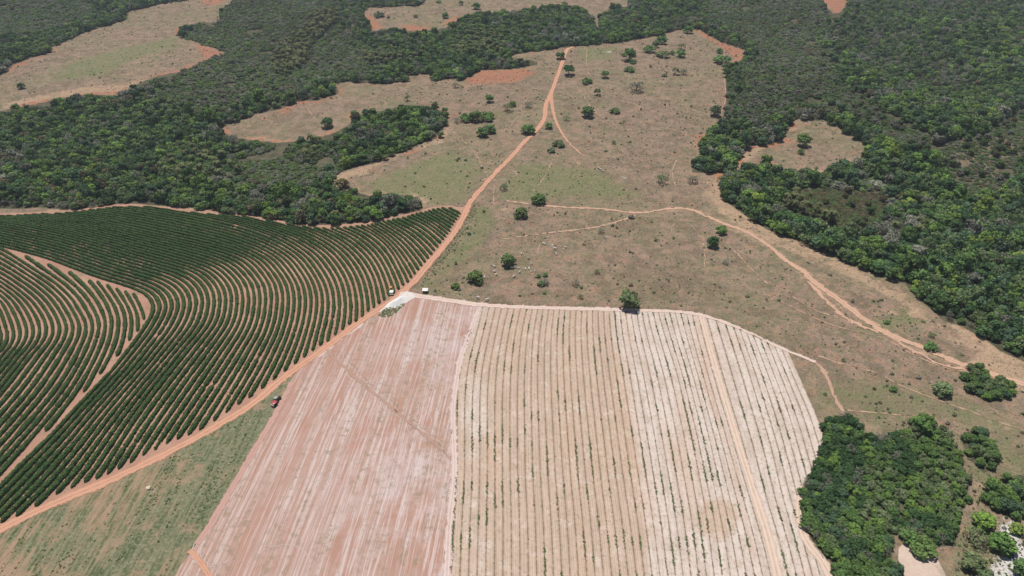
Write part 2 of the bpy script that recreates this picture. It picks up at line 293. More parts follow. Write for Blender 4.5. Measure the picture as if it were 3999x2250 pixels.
def leaf_material(name='foliage', lo=.55, hi=1.5, tr=.12):
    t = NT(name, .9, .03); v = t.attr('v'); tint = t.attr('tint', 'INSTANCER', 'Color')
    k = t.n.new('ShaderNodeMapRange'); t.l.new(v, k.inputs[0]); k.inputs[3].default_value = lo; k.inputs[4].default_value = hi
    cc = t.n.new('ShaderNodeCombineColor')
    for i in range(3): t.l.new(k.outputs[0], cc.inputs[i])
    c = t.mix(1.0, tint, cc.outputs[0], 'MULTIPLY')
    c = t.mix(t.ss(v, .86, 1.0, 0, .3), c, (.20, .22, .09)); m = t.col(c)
    d = t.n.new('ShaderNodeBsdfTranslucent'); t.l.new(c, d.inputs[0]); ms = t.n.new('ShaderNodeMixShader'); ms.inputs[0].default_value = tr
    t.l.new(t.b.outputs[0], ms.inputs[1]); t.l.new(d.outputs[0], ms.inputs[2]); t.l.new(ms.outputs[0], t.out.inputs[0]); return m
def hedge_material():
    t = NT('coffee_foliage', .8, .06); v = t.attr('v'); n = t.noise(.9, 4, .75); nb = t.noise(.02, 4, .6)
    c = t.mix(v, (.026, .052, .018), (.085, .150, .046))
    c = t.mix(t.ss(n, .42, .62, 0, .6), c, (.080, .135, .045)); c = t.mix(t.ss(nb, .60, .72, 0, .45), c, (.09, .13, .035))
    t.bump(t.mth('ADD', n, t.mth('MULTIPLY', t.vor(2.2), .8)), .5, 1.0); return t.col(c)
M_BARK = plain('bark', (.14, .115, .09), .9, .1)
M_BARE = plain('grey_bare_wood', (.42, .40, .37), .9, .1)
M_LEAF = leaf_material(); M_HEDGE = hedge_material()

# ------------------------------------------------------------------ ground
gW = GP(dense(np.array(WOOD, float), 30)); gC = [GP(dense(np.array(p + p[:1], float), 12))[:-1] for p in (CL1, CL2, CL4, CL5)]
gB = [GP(p) for p in (BR1, BR2, BR3)]; gSm = [GP(p) for p in (WD5, WD6, WD7, WD8)]
def in_wood2(x, y, ht=4.0):
    k = 1 + ht / (HC - ht); jx = 9 * (vnoise(x, y + 31, 9) - .5); jy = 9 * (vnoise(x + 77, y, 9) - .5); return in_wood(x + jx, y + jy) & in_wood(x * k + jx, y * k + jy)
def in_wood(x, y):
    m = inside(gW, x, y)
    for c in gC: m &= ~inside(c, x, y)
    return m
def build_ground():
    pyr = np.concatenate([np.arange(2290, 100, -8.0), np.arange(100, -70, -5.0)])
    _, yy = G(np.full(len(pyr), 1999.5), pyr)
    yy = np.maximum.accumulate(np.concatenate([[-900, -500, -250, -80, 30, 80, 110], yy, yy[-1] + np.array([25, 60, 110, 180, 280, 420, 650, 1000, 1600, 2600, 4200, 6500])]))
    yy = yy[np.r_[True, np.diff(yy) > .2]]
    s = np.concatenate([[-14, -8, -5, -3.4, -2.4, -1.8, -1.45], np.arange(-1.25, 1.2501, .0046), [1.45, 1.8, 2.4, 3.4, 5, 8, 14]])
    D = np.maximum(yy * math.cos(TH) + HC * math.sin(TH), 210) * .75
    X = s[None, :] * D[:, None]; Y = np.repeat(yy[:, None], len(s), 1); x = X.ravel(); y = Y.ravel()
    f = lambda p, w_: softmask(GP(p) if not isinstance(p, np.ndarray) else p, x, y, w_)
    wood = f(gW, 2.0)
    for c in gC: wood = np.minimum(wood, 1 - f(c, 2.0))
    for c in gSm[:4]: wood = np.maximum(wood, .9 * f(c, 2.0))
    br = np.zeros_like(x)
    for c in gB: br = np.maximum(br, f(c, 14))
    vis = (np.abs(x) < 1100) & (y < 1500) & (y > 100)
    d = np.full(x.shape, 999.); vi = np.where(vis & (wood < .5))[0]
    for c in [gW] + gC: dd, _, _ = near_edge(c, x[vi], y[vi]); d[vi] = np.minimum(d[vi], dd)
    px, py, _ = pix(x, y)
    edge = np.exp(-d / 9.0) * np.clip(1.7 * vnoise(x + 11, y + 5, 17) - .1, 0, 1.2)
    right = np.clip((px - 2500) / 300, 0, 1)
    red = (.85 * edge * np.where((py < 640) & (py > 100), 1, .3) + .25 * edge * ((px > 2600) & (py < 700))) * (.5 + .7 * vnoise(x, y, 45))
    sand = .95 * edge * np.where(py >= 500, 1, .35) * (.6 + .8 * vnoise(x + 99, y, 40))
    def put(a, polys, w_, k):
        for p in polys: a = np.maximum(a, k * f(p, w_))
        return a
    red = put(red, [[(1415,45),(1450,60),(1480,80),(1500,110),(1450,130),(1425,100)], [(1560,95),(1700,100),(1660,125),(1570,125)], [(1725,80),(1795,60),(1800,90),(1740,100)],
        [(1870,272),(2060,268),(2100,285),(2020,320),(1880,330),(1800,330)], [(2690,112),(2730,112),(2830,170),(2915,195),(2915,225),(2870,245),(2850,215),(2780,165)],
        CL5, [(770,-5),(910,-8),(860,18),(800,22)], [(740,160),(830,185),(885,207),(800,245),(780,205)], [(2860,690),(2800,720),(2790,700),(2740,600),(2750,560),(2780,530)],
        [(0,290),(60,255),(130,228),(200,205),(120,240),(40,285)], [(1240,540),(1330,490),(1345,500),(1280,550)]], 6, .80)
    sand = put(sand, [[(1311,683),(1362,660),(1492,618),(1540,600),(1500,640),(1450,670),(1380,700),(1320,740),(1300,720)], [(1700,540),(1745,487),(1750,455),(1770,480),(1740,560),(1600,600),(1500,640),(1495,622),(1600,585)],
        [(2810,700),(2860,690),(2840,740),(2900,820),(3000,890),(3145,945),(3233,995),(3350,1035),(3424,1080),(3400,1100),(3250,1035),(3120,985),(2950,905),(2850,850),(2790,790)],
        [(3500,1105),(3560,1150),(3580,1190),(3540,1200),(3480,1150)], [(3660,1250),(3860,1335),(3999,1415),(4100,1480),(4100,1560),(3900,1520),(3700,1440),(3780,1400),(3720,1300)],
        [(2230,608),(2290,640),(2300,645),(2260,655),(2235,640)], [(3450,1180),(3530,1230),(3500,1250),(3420,1200)], [(1990,650),(2030,660),(2010,690)], [(1950,803),(2000,800),(1995,825),(1960,820)],
        [(600,300),(470,375),(250,385),(0,430),(0,400),(300,340),(500,320)], [(2120,1148),(2160,1150),(2155,1162),(2130,1158)], 
        [(3330,1640),(3430,1635),(3440,1680),(3400,1700),(3370,1690)], [(3860,1640),(4100,1640),(4100,1690),(3940,1680)], [(3790,1900),(3850,1860),(3860,1900),(3800,1990),(3760,2000)],
        [(2760,690),(2830,700),(2960,890),(3145,952),(3340,1035),(3430,1085),(3560,1170),(3640,1225),(3700,1290),(3860,1360),(4000,1440),(4000,1500),(3850,1420),(3700,1330),(3560,1240),(3420,1140),(3250,1060),(3050,970),(2880,900),(2740,780)],
        [(3040,1005),(3120,1050),(3250,1140),(3400,1255),(3530,1320),(3700,1390),(3860,1445),(4000,1490),(4100,1550),(4000,1560),(3850,1480),(3650,1405),(3480,1330),(3350,1250),(3200,1150),(3080,1050)], [(2840,560),(2900,555),(3060,548),(3000,580),(2930,640),(2870,660)], [(2560,835),(2640,800),(2780,830),(3000,940),(3000,975),(2850,900),(2700,830)]], 6, .80)
    green = put(vnoise(x, y + 50, 120) * .35, [[(1400,720),(1450,690),(1600,640),(1750,590),(1850,610),(1900,680),(1850,750),(1800,800),(1650,810),(1500,780)], [(2030,640),(2240,640),(2350,660),(2500,770),(2420,790),(2250,770),(2080,800),(1960,800),(1920,760)],
        [(1850,780),(1950,800),(1950,900),(1860,1000),(1760,1080),(1690,1130),(1630,1120),(1720,1010),(1790,910)], [(1600,1120),(1700,1100),(1860,1160),(1880,1190),(1700,1160)], [(2240,190),(2420,180),(2400,240),(2250,250)],
        [(300,230),(700,130),(700,180),(400,300),(150,330)], [(3300,1290),(3500,1200),(3640,1230),(3600,1280),(3450,1330)], [(3150,1500),(3250,1450),(3280,1600),(3220,1640)], [(2640,1490),(2700,1490),(2700,1500)],
        [(2330,650),(2350,650),(2520,760),(2500,775),(2400,710)], BR2, [(3170,1440),(3500,1470),(3800,1560),(4000,1660),(4050,1900),(3890,1860),(3860,1700),(3640,1640),(3560,1660),(3380,1720),(3320,1620),(3240,1600)]], 10, .75)
    green = put(green, [[(3700,1690),(3900,1700),(3900,1880),(3860,1960),(3880,2060),(3880,2300),(3720,2300),(3740,2120),(3800,1960),(3790,1860)]], 8, .8)
    dark = put(vnoise(x + 500, y, 90) * .30, [[(2300,1080),(2380,1000),(2550,950),(2700,960),(2800,1040),(2950,1190),(3000,1260),(2880,1260),(2740,1210),(2600,1200),(2420,1195)], [(3160,1420),(3500,1450),(3900,1580),(4100,1700),(4100,1900),(3890,1860),(3860,1700),(3640,1640),(3560,1660),(3380,1720),(3320,1620),(3240,1600)],
        [(2250,880),(2450,850),(2620,850),(2700,900),(2500,940),(2300,930)], [(3100,1150),(3200,1150),(3400,1320),(3500,1400),(3300,1350)], [(2080,470),(2170,560),(2140,640),(2020,640)]], 24, .62)
    dark = np.maximum(dark, br * .9); white = put(np.zeros_like(x), [WHIT, [(2360,203),(2385,200),(2395,206),(2365,207)], [(2420,688),(2440,690),(2445,700),(2425,700)], [(3000,815),(3035,800),(3045,830),(3010,840)]], 3, .8)
    wood = np.where(y > 1500, 1.0, wood); br2 = f(gB[1], 14); wood = np.minimum(wood, 1 - .6 * br2); dark = np.maximum(dark, br2)
    n = len(s); i = np.arange(len(yy) - 1)[:, None] * n + np.arange(n - 1)[None, :]; i = i.ravel()
    F = np.stack([i, i + 1, i + n + 1, i + n], 1)
    o = mesh_np('ground', np.stack([x, y, H(x, y)], 1), F, ground_material(), smooth=True,
        attrs={'wood': ('POINT', wood), 'red': ('POINT', red), 'sand': ('POINT', sand), 'green': ('POINT', green), 'dark': ('POINT', dark), 'white': ('POINT', white)})
    tag(o, kind='structure')
build_ground()

def sheet(name, poly, cell, off, mat, attrf=None, rot=0.0):
    g = GP(dense(np.array(poly + poly[:1], float), 25))[:-1]
    c, s_ = math.cos(rot), math.sin(rot); R = np.array([[c, -s_], [s_, c]]); q = g @ R
    xs = np.arange(q[:, 0].min() - cell, q[:, 0].max() + cell, cell); ys = np.arange(q[:, 1].min() - cell, q[:, 1].max() + cell, cell)
    X, Y = np.meshgrid(xs, ys); P2 = np.stack([X.ravel(), Y.ravel()], 1) @ R.T; x, y = P2[:, 0].copy(), P2[:, 1].copy()
    ins = inside(g, x, y); n = len(xs); i = (np.arange(len(ys) - 1)[:, None] * n + np.arange(n - 1)[None, :]).ravel()
    F = np.stack([i, i + 1, i + n + 1, i + n], 1); F = F[ins[F].any(1)]
    used = np.unique(F); mv = used[~ins[used]]
    _, bx, by = near_edge(g, x[mv], y[mv]); x[mv] = bx; y[mv] = by
    re = np.full(len(x), -1); re[used] = np.arange(len(used)); x, y = x[used], y[used]
    o = mesh_np(name, np.stack([x, y, H(x, y) + off], 1), re[F], mat, smooth=True, attrs=attrf(x, y) if attrf else None)
    return tag(o, kind='structure')
def ribbon(name, pts, w0, w1, off, mat, jit=.25, nc=5, kind='structure', step=2.0):
    c = chaikin(GP(chaikin(pts, 2)), 1); L = np.hypot(*np.diff(c, axis=0).T).sum(); n = max(4, int(L / step)); c = resample(c, n)
    tg = np.gradient(c, axis=0); tg /= np.hypot(tg[:, 0], tg[:, 1])[:, None] + 1e-9; nr = np.stack([-tg[:, 1], tg[:, 0]], 1)
    wd = np.linspace(w0, w1, n) * (1 + .2 * (vnoise(np.arange(n) * step, 0 * np.arange(n) + off * 900, 14) - .5))
    u = np.linspace(0, 1, nc); V = []
    jl = rng.normal(0, jit, n); jr = rng.normal(0, jit, n)
    for k in range(n):
        for j in range(nc):
            e = (u[j] - .5) * wd[k] + (jl[k] if j == 0 else jr[k] if j == nc - 1 else 0); p = c[k] + nr[k] * e; V.append(p)
    V = np.array(V); i = (np.arange(n - 1)[:, None] * nc + np.arange(nc - 1)[None, :]).ravel()
    o = mesh_np(name, np.stack([V[:, 0], V[:, 1], H(V[:, 0], V[:, 1]) + off], 1), np.stack([i, i + nc, i + nc + 1, i + 1], 1), mat, smooth=True,
        attrs={'u': ('POINT', np.tile(u, n)), 'v': ('POINT', np.repeat(np.arange(n) * L / n, nc))})
    return tag(o, kind=kind)

# ------------------------------------------------------------------ fields
sheet('coffee_field', SOIL, 3.0, .10, soil_material('red_coffee_soil', (.35, .195, .14), (.41, .25, .18), wamt=.65, weeds=(.17, .155, .095)))
sheet('limed_field', PINK, 3.0, .10, pink_material(), rot=ROWROT)
sheet('grass_field', GRSS, 3.0, .10, grassy_material())
sheet('pale_field', PALE, 2.5, .10, soil_material('pale_field_soil', (.50, .38, .30), (.56, .45, .385), wamt=.3))

# striped field: guide lines of the crop rows, traced, give the row number u and the distance v along a row
SG = [[(1862,1197),(1835,1310),(1800,1420),(1785,1550),(1785,1700),(1785,1850),(1770,2050),(1760,2300)],
      [(2057,1207),(2032,1320),(2020,1500),(2021,1700),(2021,1850),(2030,2050),(2031,2300)],
      [(2357,1211),(2362,1320),(2385,1500),(2412,1700),(2432,1850),(2462,2050),(2492,2300)],
      [(2570,1215),(2595,1309),(2642,1449),(2668,1560),(2700,1700),(2735,1880),(2765,2050),(2795,2300)],
      [(2725,1228),(2760,1370),(2795,1500),(2850,1680),(2890,1820),(2935,1970),(2975,2100),(3022,2300)],
      [(2850,1268),(2905,1430),(2940,1550),(3000,1748),(3041,1940),(3088,2095),(3140,2300)],
      [(3050,1358),(3110,1500),(3170,1640),(3210,1780),(3260,1950),(3310,2100),(3370,2300)]]
SU = [0, 8, 22, 32, 39, 42.5, 50]
gSG = [resample(GP(chaikin(p, 2)), 80) for p in SG]
gSTR = GP(dense(np.array(STRP + STRP[:1], float), 25))[:-1]
def srow(u):
    k = min(max(np.searchsorted(SU, u) - 1, 0), len(SU) - 2); t = (u - SU[k]) / (SU[k + 1] - SU[k]); return gSG[k] * (1 - t) + gSG[k + 1] * t
def build_striped():
    us = np.arange(-1, 51.01, .25); V = np.array([resample(srow(u), 150) for u in us]); x = V[:, :, 0].ravel().copy(); y = V[:, :, 1].ravel().copy()
    U = np.repeat(us, 150); Vv = np.tile(np.linspace(0, 300, 150), len(us)); ins = inside(gSTR, x, y)
    i = (np.arange(len(us) - 1)[:, None] * 150 + np.arange(149)[None, :]).ravel(); F = np.stack([i, i + 150, i + 151, i + 1], 1); F = F[ins[F].any(1)]
    used = np.unique(F); mv = used[~ins[used]]; _, bx, by = near_edge(gSTR, x[mv], y[mv]); x[mv] = bx; y[mv] = by
    re = np.full(len(x), -1); re[used] = np.arange(len(used)); x, y, U, Vv = x[used], y[used], U[used], Vv[used]
    px, py, _ = pix(x, y)
    lime = .25 + .65 * np.clip((U - 22.5) / 3, 0, 1) + .3 * (vnoise(x, y, 40) - .5) - 1.7 * np.exp(-((px - 2800) / 70) ** 2 - ((py - 2030) / 70) ** 2)
    lime = np.maximum(lime, .5 * np.exp(-((px - 1850) / 90) ** 2))
    o = mesh_np('striped_field', np.stack([x, y, H(x, y) + .10], 1), re[F][:, ::-1], strip_material(), smooth=True,
        attrs={'u': ('POINT', U), 'v': ('POINT', Vv), 'lime': ('POINT', lime)}); tag(o, kind='structure')
build_striped()

# ------------------------------------------------------------------ roads and tracks
M_ROAD = road_material('orange_dirt', (.50, .275, .185), (.43, .235, .155)); M_LIME = road_material('limed_dirt', (.56, .455, .395), (.52, .385, .315))
M_TRAIL2 = road_material('worn_red_trail', (.43, .28, .20), (.37, .235, .165), 1.6); M_TRAIL = road_material('cattle_trail', (.42, .285, .20), (.36, .24, .165), 1.6); M_PATH = road_material('sandy_track', (.50, .32, .225), (.40, .26, .18), 1.3); M_RUT = road_material('pale_rut', (.53, .43, .39), (.49, .37, .33)); M_SAND = road_material('pale_sand_track', (.55, .43, .345), (.50, .38, .30))
ribbon('dirt_road', [(-120,2125),(0,2068),(129,2003),(259,1946),(414,1884),(569,1812),(725,1734),(880,1646),(1000,1573),(1104,1476),(1269,1362),(1414,1248),(1497,1201),(1569,1145),(1621,1098),(1673,1031),(1725,974),(1776,911),(1813,844),(1833,791),(1870,750),(1932,678),(2000,611),(2052,549),(2103,502),(2130,461),(2129,410),(2155,362),(2171,311),(2192,259),(2205,212),(2217,190),(2240,184)], 4.8, 4.6, .20, M_ROAD, .35)
ribbon('dirt_road', [(2152,372),(2158,430),(2171,476),(2192,518),(2217,554),(2259,595),(2285,612)], 4.0, 1.2, .21, M_ROAD, .35)
ribbon('dirt_road', [(1560,1150),(1600,1152),(1650,1160),(1750,1173),(1850,1190),(2000,1199),(2200,1205),(2400,1210),(2550,1214),(2700,1221),(2800,1248),(2900,1288),(3000,1335),(3090,1378),(3150,1402),(3185,1414)], 4.6, 2.0, .22, M_LIME, .4)
ribbon('track', [(3140,1398),(3200,1425),(3230,1470),(3262,1560),(3290,1600),(3300,1628)], 2.0, 2.2, .18, M_TRAIL2, .45)
ribbon('track', [(1960,783),(2103,802),(2233,812),(2362,817),(2492,835),(2569,822),(2631,812),(2699,817),(2766,848),(2838,879),(2906,900),(2958,931),(3000,957),(3062,1014),(3129,1055)], 1.6, 4.4, .18, M_PATH, .6)
ribbon('track', [(3150,1100),(3185,1128),(3240,1190),(3300,1240),(3360,1275),(3430,1296)], 3.0, 2.5, .17, M_PATH, .8)
ribbon('track', [(3440,1290),(3520,1345),(3600,1385),(3680,1430),(3780,1440),(3850,1480)], 1.6, 2.6, .17, M_PATH, .7)
ribbon('dirt_road', [(3125,1050),(3181,1105),(3259,1159),(3336,1216),(3404,1268),(3440,1293),(3518,1325),(3621,1366),(3673,1390),(3750,1423),(3854,1454),(3932,1482),(4100,1530)], 5.0, 4.6, .20, M_PATH, .85)
ribbon('track', [(1277,1368),(1330,1420),(1400,1488),(1480,1550),(1560,1620),(1640,1685),(1720,1750),(1765,1800)], 2.2, 1.2, .18, road_material('faded_dirt', (.36, .245, .195), (.34, .215, .165)), .35)
ribbon('track', [(1140,1495),(1075,1620),(1010,1730),(940,1850),(880,1950),(830,2040),(785,2105),(768,2125)], 3.0, 3.4, .18, road_material('red_headland', (.40, .235, .19), (.43, .28, .235)), .3)
ribbon('track', [(740,2150),(770,2180),(820,2250),(850,2310)], 2.2, 2.8, .18, M_ROAD, .3)
ribbon('track', [(2738,1232),(2775,1370),(2813,1500),(2890,1759),(2958,1966),(3005,2110),(3050,2310)], 3.6, 4.4, .18, M_SAND, .3)
ribbon('track', [(3132,1900),(3116,1990),(3128,2075),(3165,2140),(3212,2190),(3270,2310)], 3.5, 4.0, .19, M_SAND, .4)
ribbon('track', [(1872,1200),(1828,1322),(1797,1398),(1780,1500),(1766,1620),(1776,1800),(1775,1900),(1755,2010),(1742,2310)], 3.4, 3.0, .18, M_RUT, .5)
ribbon('track', [(1960,935),(2050,922),(2180,905),(2290,895),(2400,872),(2480,842)], 1.2, 2.2, .16, M_TRAIL, .5)
TR = [[(1760,507),(1820,560),(1860,600),(1880,650),(1905,690)], [(1935,700),(1925,760),(1930,800)], [(2233,311),(2269,362),(2321,440),(2393,487),(2466,512),(2538,538)], [(2290,567),(2362,600),(2430,631),(2518,668)],
      [(2445,393),(2518,424),(2560,440)], [(2620,410),(2700,430),(2740,440)], [(2673,378),(2766,409)], [(2642,626),(2621,673),(2637,725)], [(2828,290),(2836,380),(2823,430),(2792,476),(2750,523),(2735,550)], [(3000,1102),(3083,1149),(3171,1211),(3290,1247),(3383,1293)],
      [(3000,1154),(3104,1205),(3233,1268),(3362,1299),(3466,1325),(3543,1376),(3673,1433),(3776,1459)], [(3181,1387),(3290,1423),(3440,1459),(3497,1500),(3621,1547),(3750,1593),(3880,1640),(3947,1665),(4060,1690)], [(3311,1603),(3440,1614),(3575,1624)],
      [(2292,190),(2290,240),(2292,275),(2310,300)], [(2372,180),(2367,200)], [(2100,990),(2110,940),(2150,920)], [(2700,880),(2740,930),(2756,985),(2750,1050)], [(2820,940),(2870,980),(2930,1050),(3000,1110)],
      [(2160,620),(2130,690),(2080,750)], [(1200,420),(1230,470),(1250,480)], [(2050,440),(2015,460),(1990,500)], [(1990,545),(2070,530)], [(1880,705),(1920,690)], [(1500,640),(1530,650),(1560,640)]]
for p in TR: ribbon('path', p, .75, .5, .15, M_TRAIL, .28, 3)
# tyre arcs left by the lime spreader on the headlands of the pale fields
def arc(cx, cy, r, a0, a1, sx=1.0, n=26):
    x, y = G(cx, cy); t = np.radians(np.linspace(a0, a1, n)); X = x + r * sx * np.cos(t); Y = y + r * np.sin(t); a, b, _ = pix(X, Y); return np.stack([a, b], 1)
M_FAINT = road_material('faint_rut', (.47, .375, .34), (.44, .33, .295))
for (cx, cy, r, a0, a1) in [(1420,1545,9,40,330),(1440,1600,11,20,250),(1560,1600,9,-60,120),(1600,1650,10,-50,130),(1680,1740,11,-70,110),(1660,1760,8,-60,120),(1730,1860,12,-80,120),(1440,1790,13,60,190),(850,2130,9,150,330),(860,2140,7,150,340),(1080,2240,12,20,160),(910,2190,9,150,330),(1590,1560,12,180,360),(1560,1570,9,180,350),(1690,1650,12,180,340),(1700,1640,9,190,350),(1440,1290,10,-20,110),(1470,1300,12,-20,110),(1425,1400,9,170,300),(1440,1440,11,180,300),(1800,1240,14,10,100),(1790,1260,16,10,95),(1735,1205,14,10,95),(1400,1380,8,170,320)]:
    ribbon('track', arc(cx, cy, r, a0, min(a1, a0 + 170)), .4, .25, .16, M_FAINT, .06, 2, step=1.0)

# ------------------------------------------------------------------ coffee hedges
CG = {0: ([(-300,900),(-150,925),(0,961),(124,992),(207,1017),(310,1057),(400,1090),(493,1117),(545,1137),(576,1154),(595,1179),(602,1208)], [(602,1208),(595,1232),(576,1266),(545,1315),(503,1369),(441,1448),(400,1491),(310,1586),(207,1700),(145,1762),(83,1822),(0,1909),(-150,2060)]),
      10: ([(-300,835),(-150,848),(0,868),(100,884),(200,905),(300,930),(400,958),(586,1012),(680,1037),(735,1053),(779,1075),(810,1102),(832,1137),(838,1174)], [(838,1174),(835,1208),(829,1242),(810,1280),(782,1314),(751,1351),(711,1401),(670,1450),(600,1540),(520,1650),(440,1780),(380,1875),(280,1985),(110,2150)]),
      20: ([(-300,815),(-100,820),(100,833),(200,840),(300,852),(400,868),(483,887),(607,914),(710,937),(800,957),(883,978),(924,993),(953,1005),(980,1022),(1003,1043),(1026,1072),(1042,1094),(1055,1119),(1059,1150),(1061,1171)], [(1061,1171),(1057,1208),(1053,1243),(1042,1282),(1026,1322),(1005,1357),(986,1394),(966,1430),(920,1510),(880,1575),(831,1655),(720,1815),(600,1970),(380,2200)]),
      30: ([(-300,770),(100,775),(500,800),(700,828),(800,848),(900,870),(1000,898),(1100,938),(1173,985),(1205,1012),(1231,1047),(1248,1073),(1260,1093),(1270,1116),(1279,1147),(1282,1180)], [(1282,1180),(1282,1208),(1277,1236),(1272,1267),(1262,1298),(1252,1348),(1235,1410),(1195,1500),(1130,1610),(1040,1740),(900,1910),(700,2150)]),
      39: ([(-300,730),(500,760),(900,810),(1100,855),(1232,891),(1275,908),(1320,930),(1362,958),(1398,990),(1425,1022),(1442,1050),(1459,1083),(1469,1118),(1477,1160)], [(1477,1160),(1482,1187),(1484,1230),(1484,1290),(1470,1370),(1430,1480),(1360,1610),(1200,1850),(1000,2100)]),
      45: ([(-300,690),(500,720),(1000,780),(1250,840),(1391,884),(1430,900),(1470,925),(1505,953),(1535,990),(1555,1025),(1568,1050),(1585,1081),(1593,1102)], [(1593,1102),(1605,1150),(1610,1200),(1608,1280),(1585,1390),(1530,1530),(1400,1740),(1200,2000)]),
      56: ([(-300,600),(700,640),(1300,740),(1592,845),(1670,883),(1734,938)], [(1734,938),(1768,985),(1785,1040),(1800,1130),(1795,1240),(1760,1360),(1680,1500),(1400,1880)]),
      65: ([(-200,480),(900,520),(1500,700),(1753,814),(1797,836)], [(1797,836),(1850,880),(1885,940),(1915,1030),(1920,1150),(1890,1290),(1800,1480),(1600,1750)])}
IG = {0: ([(380,1000),(480,1090),(524,1150),(545,1190),(556,1215),(563,1240)], [(563,1240),(566,1290),(555,1340),(520,1430),(440,1560),(330,1700),(200,1840),(80,1980)]),
      3: ([(300,970),(380,1060),(420,1115),(455,1165),(482,1210),(490,1245)], [(490,1245),(490,1290),(480,1335),(467,1378),(430,1440),(350,1560),(240,1700),(130,1830),(20,1955)]),
      5: ([(200,950),(290,1040),(352,1100),(385,1140),(415,1185),(433,1230),(438,1258)], [(438,1258),(437,1286),(428,1335),(405,1390),(375,1450),(341,1517),(250,1640),(150,1760),(0,1925),(-20,1945)]),
      9: ([(-150,905),(-50,948),(26,983),(90,1025),(150,1064),(217,1106),(244,1131),(267,1152),(290,1179),(306,1208),(323,1235),(335,1261),(338,1280)], [(338,1280),(335,1313),(319,1348),(296,1400),(248,1483),(197,1555),(135,1628),(72,1700),(0,1780),(-150,1950)]),
      15: ([(-200,985),(-80,1045),(0,1083),(33,1104),(72,1131),(99,1154),(122,1172),(143,1199),(166,1233),(180,1266),(183,1290)], [(183,1290),(180,1317),(166,1344),(141,1369),(116,1400),(79,1448),(37,1504),(0,1548),(-150,1720),(-300,1885)]),
      20.4: ([(-250,1060),(-120,1105),(-40,1150),(0,1183),(12,1208),(27,1241),(37,1272),(44,1295)], [(44,1295),(46,1317),(43,1338),(27,1363),(0,1390),(-50,1450),(-180,1600),(-310,1735),(-440,1850)])}
def gguides(d): return {k: (resample(GP(chaikin(a, 2)), 220), resample(GP(chaikin(b, 2)), 160)) for k, (a, b) in d.items()}
def family(gg, i):
    ks = sorted(gg); k = min(max(np.searchsorted(ks, i, side='right') - 1, 0), len(ks) - 2); a, b = ks[k], ks[k + 1]; t = (i - a) / (b - a)
    return np.vstack([gg[a][0] * (1 - t) + gg[b][0] * t, (gg[a][1] * (1 - t) + gg[b][1] * t)[1:]])
def leaf_quads(c, nrm, s, r, aspect=.75):
    n = len(c); nrm = nrm / (np.linalg.norm(nrm, axis=1)[:, None] + 1e-9); t = np.cross(nrm, r.normal(size=(n, 3))); t /= np.linalg.norm(t, axis=1)[:, None] + 1e-9; b = np.cross(nrm, t)
    s = np.broadcast_to(np.asarray(s, float).reshape(-1, 1), (n, 1)); V = np.stack([c - t * s - b * s * aspect, c + t * s - b * s * aspect * .8, c + t * s * .8 + b * s * aspect, c - t * s * .9 + b * s * aspect], 1)
    return V.reshape(-1, 3)
NSEC = 11
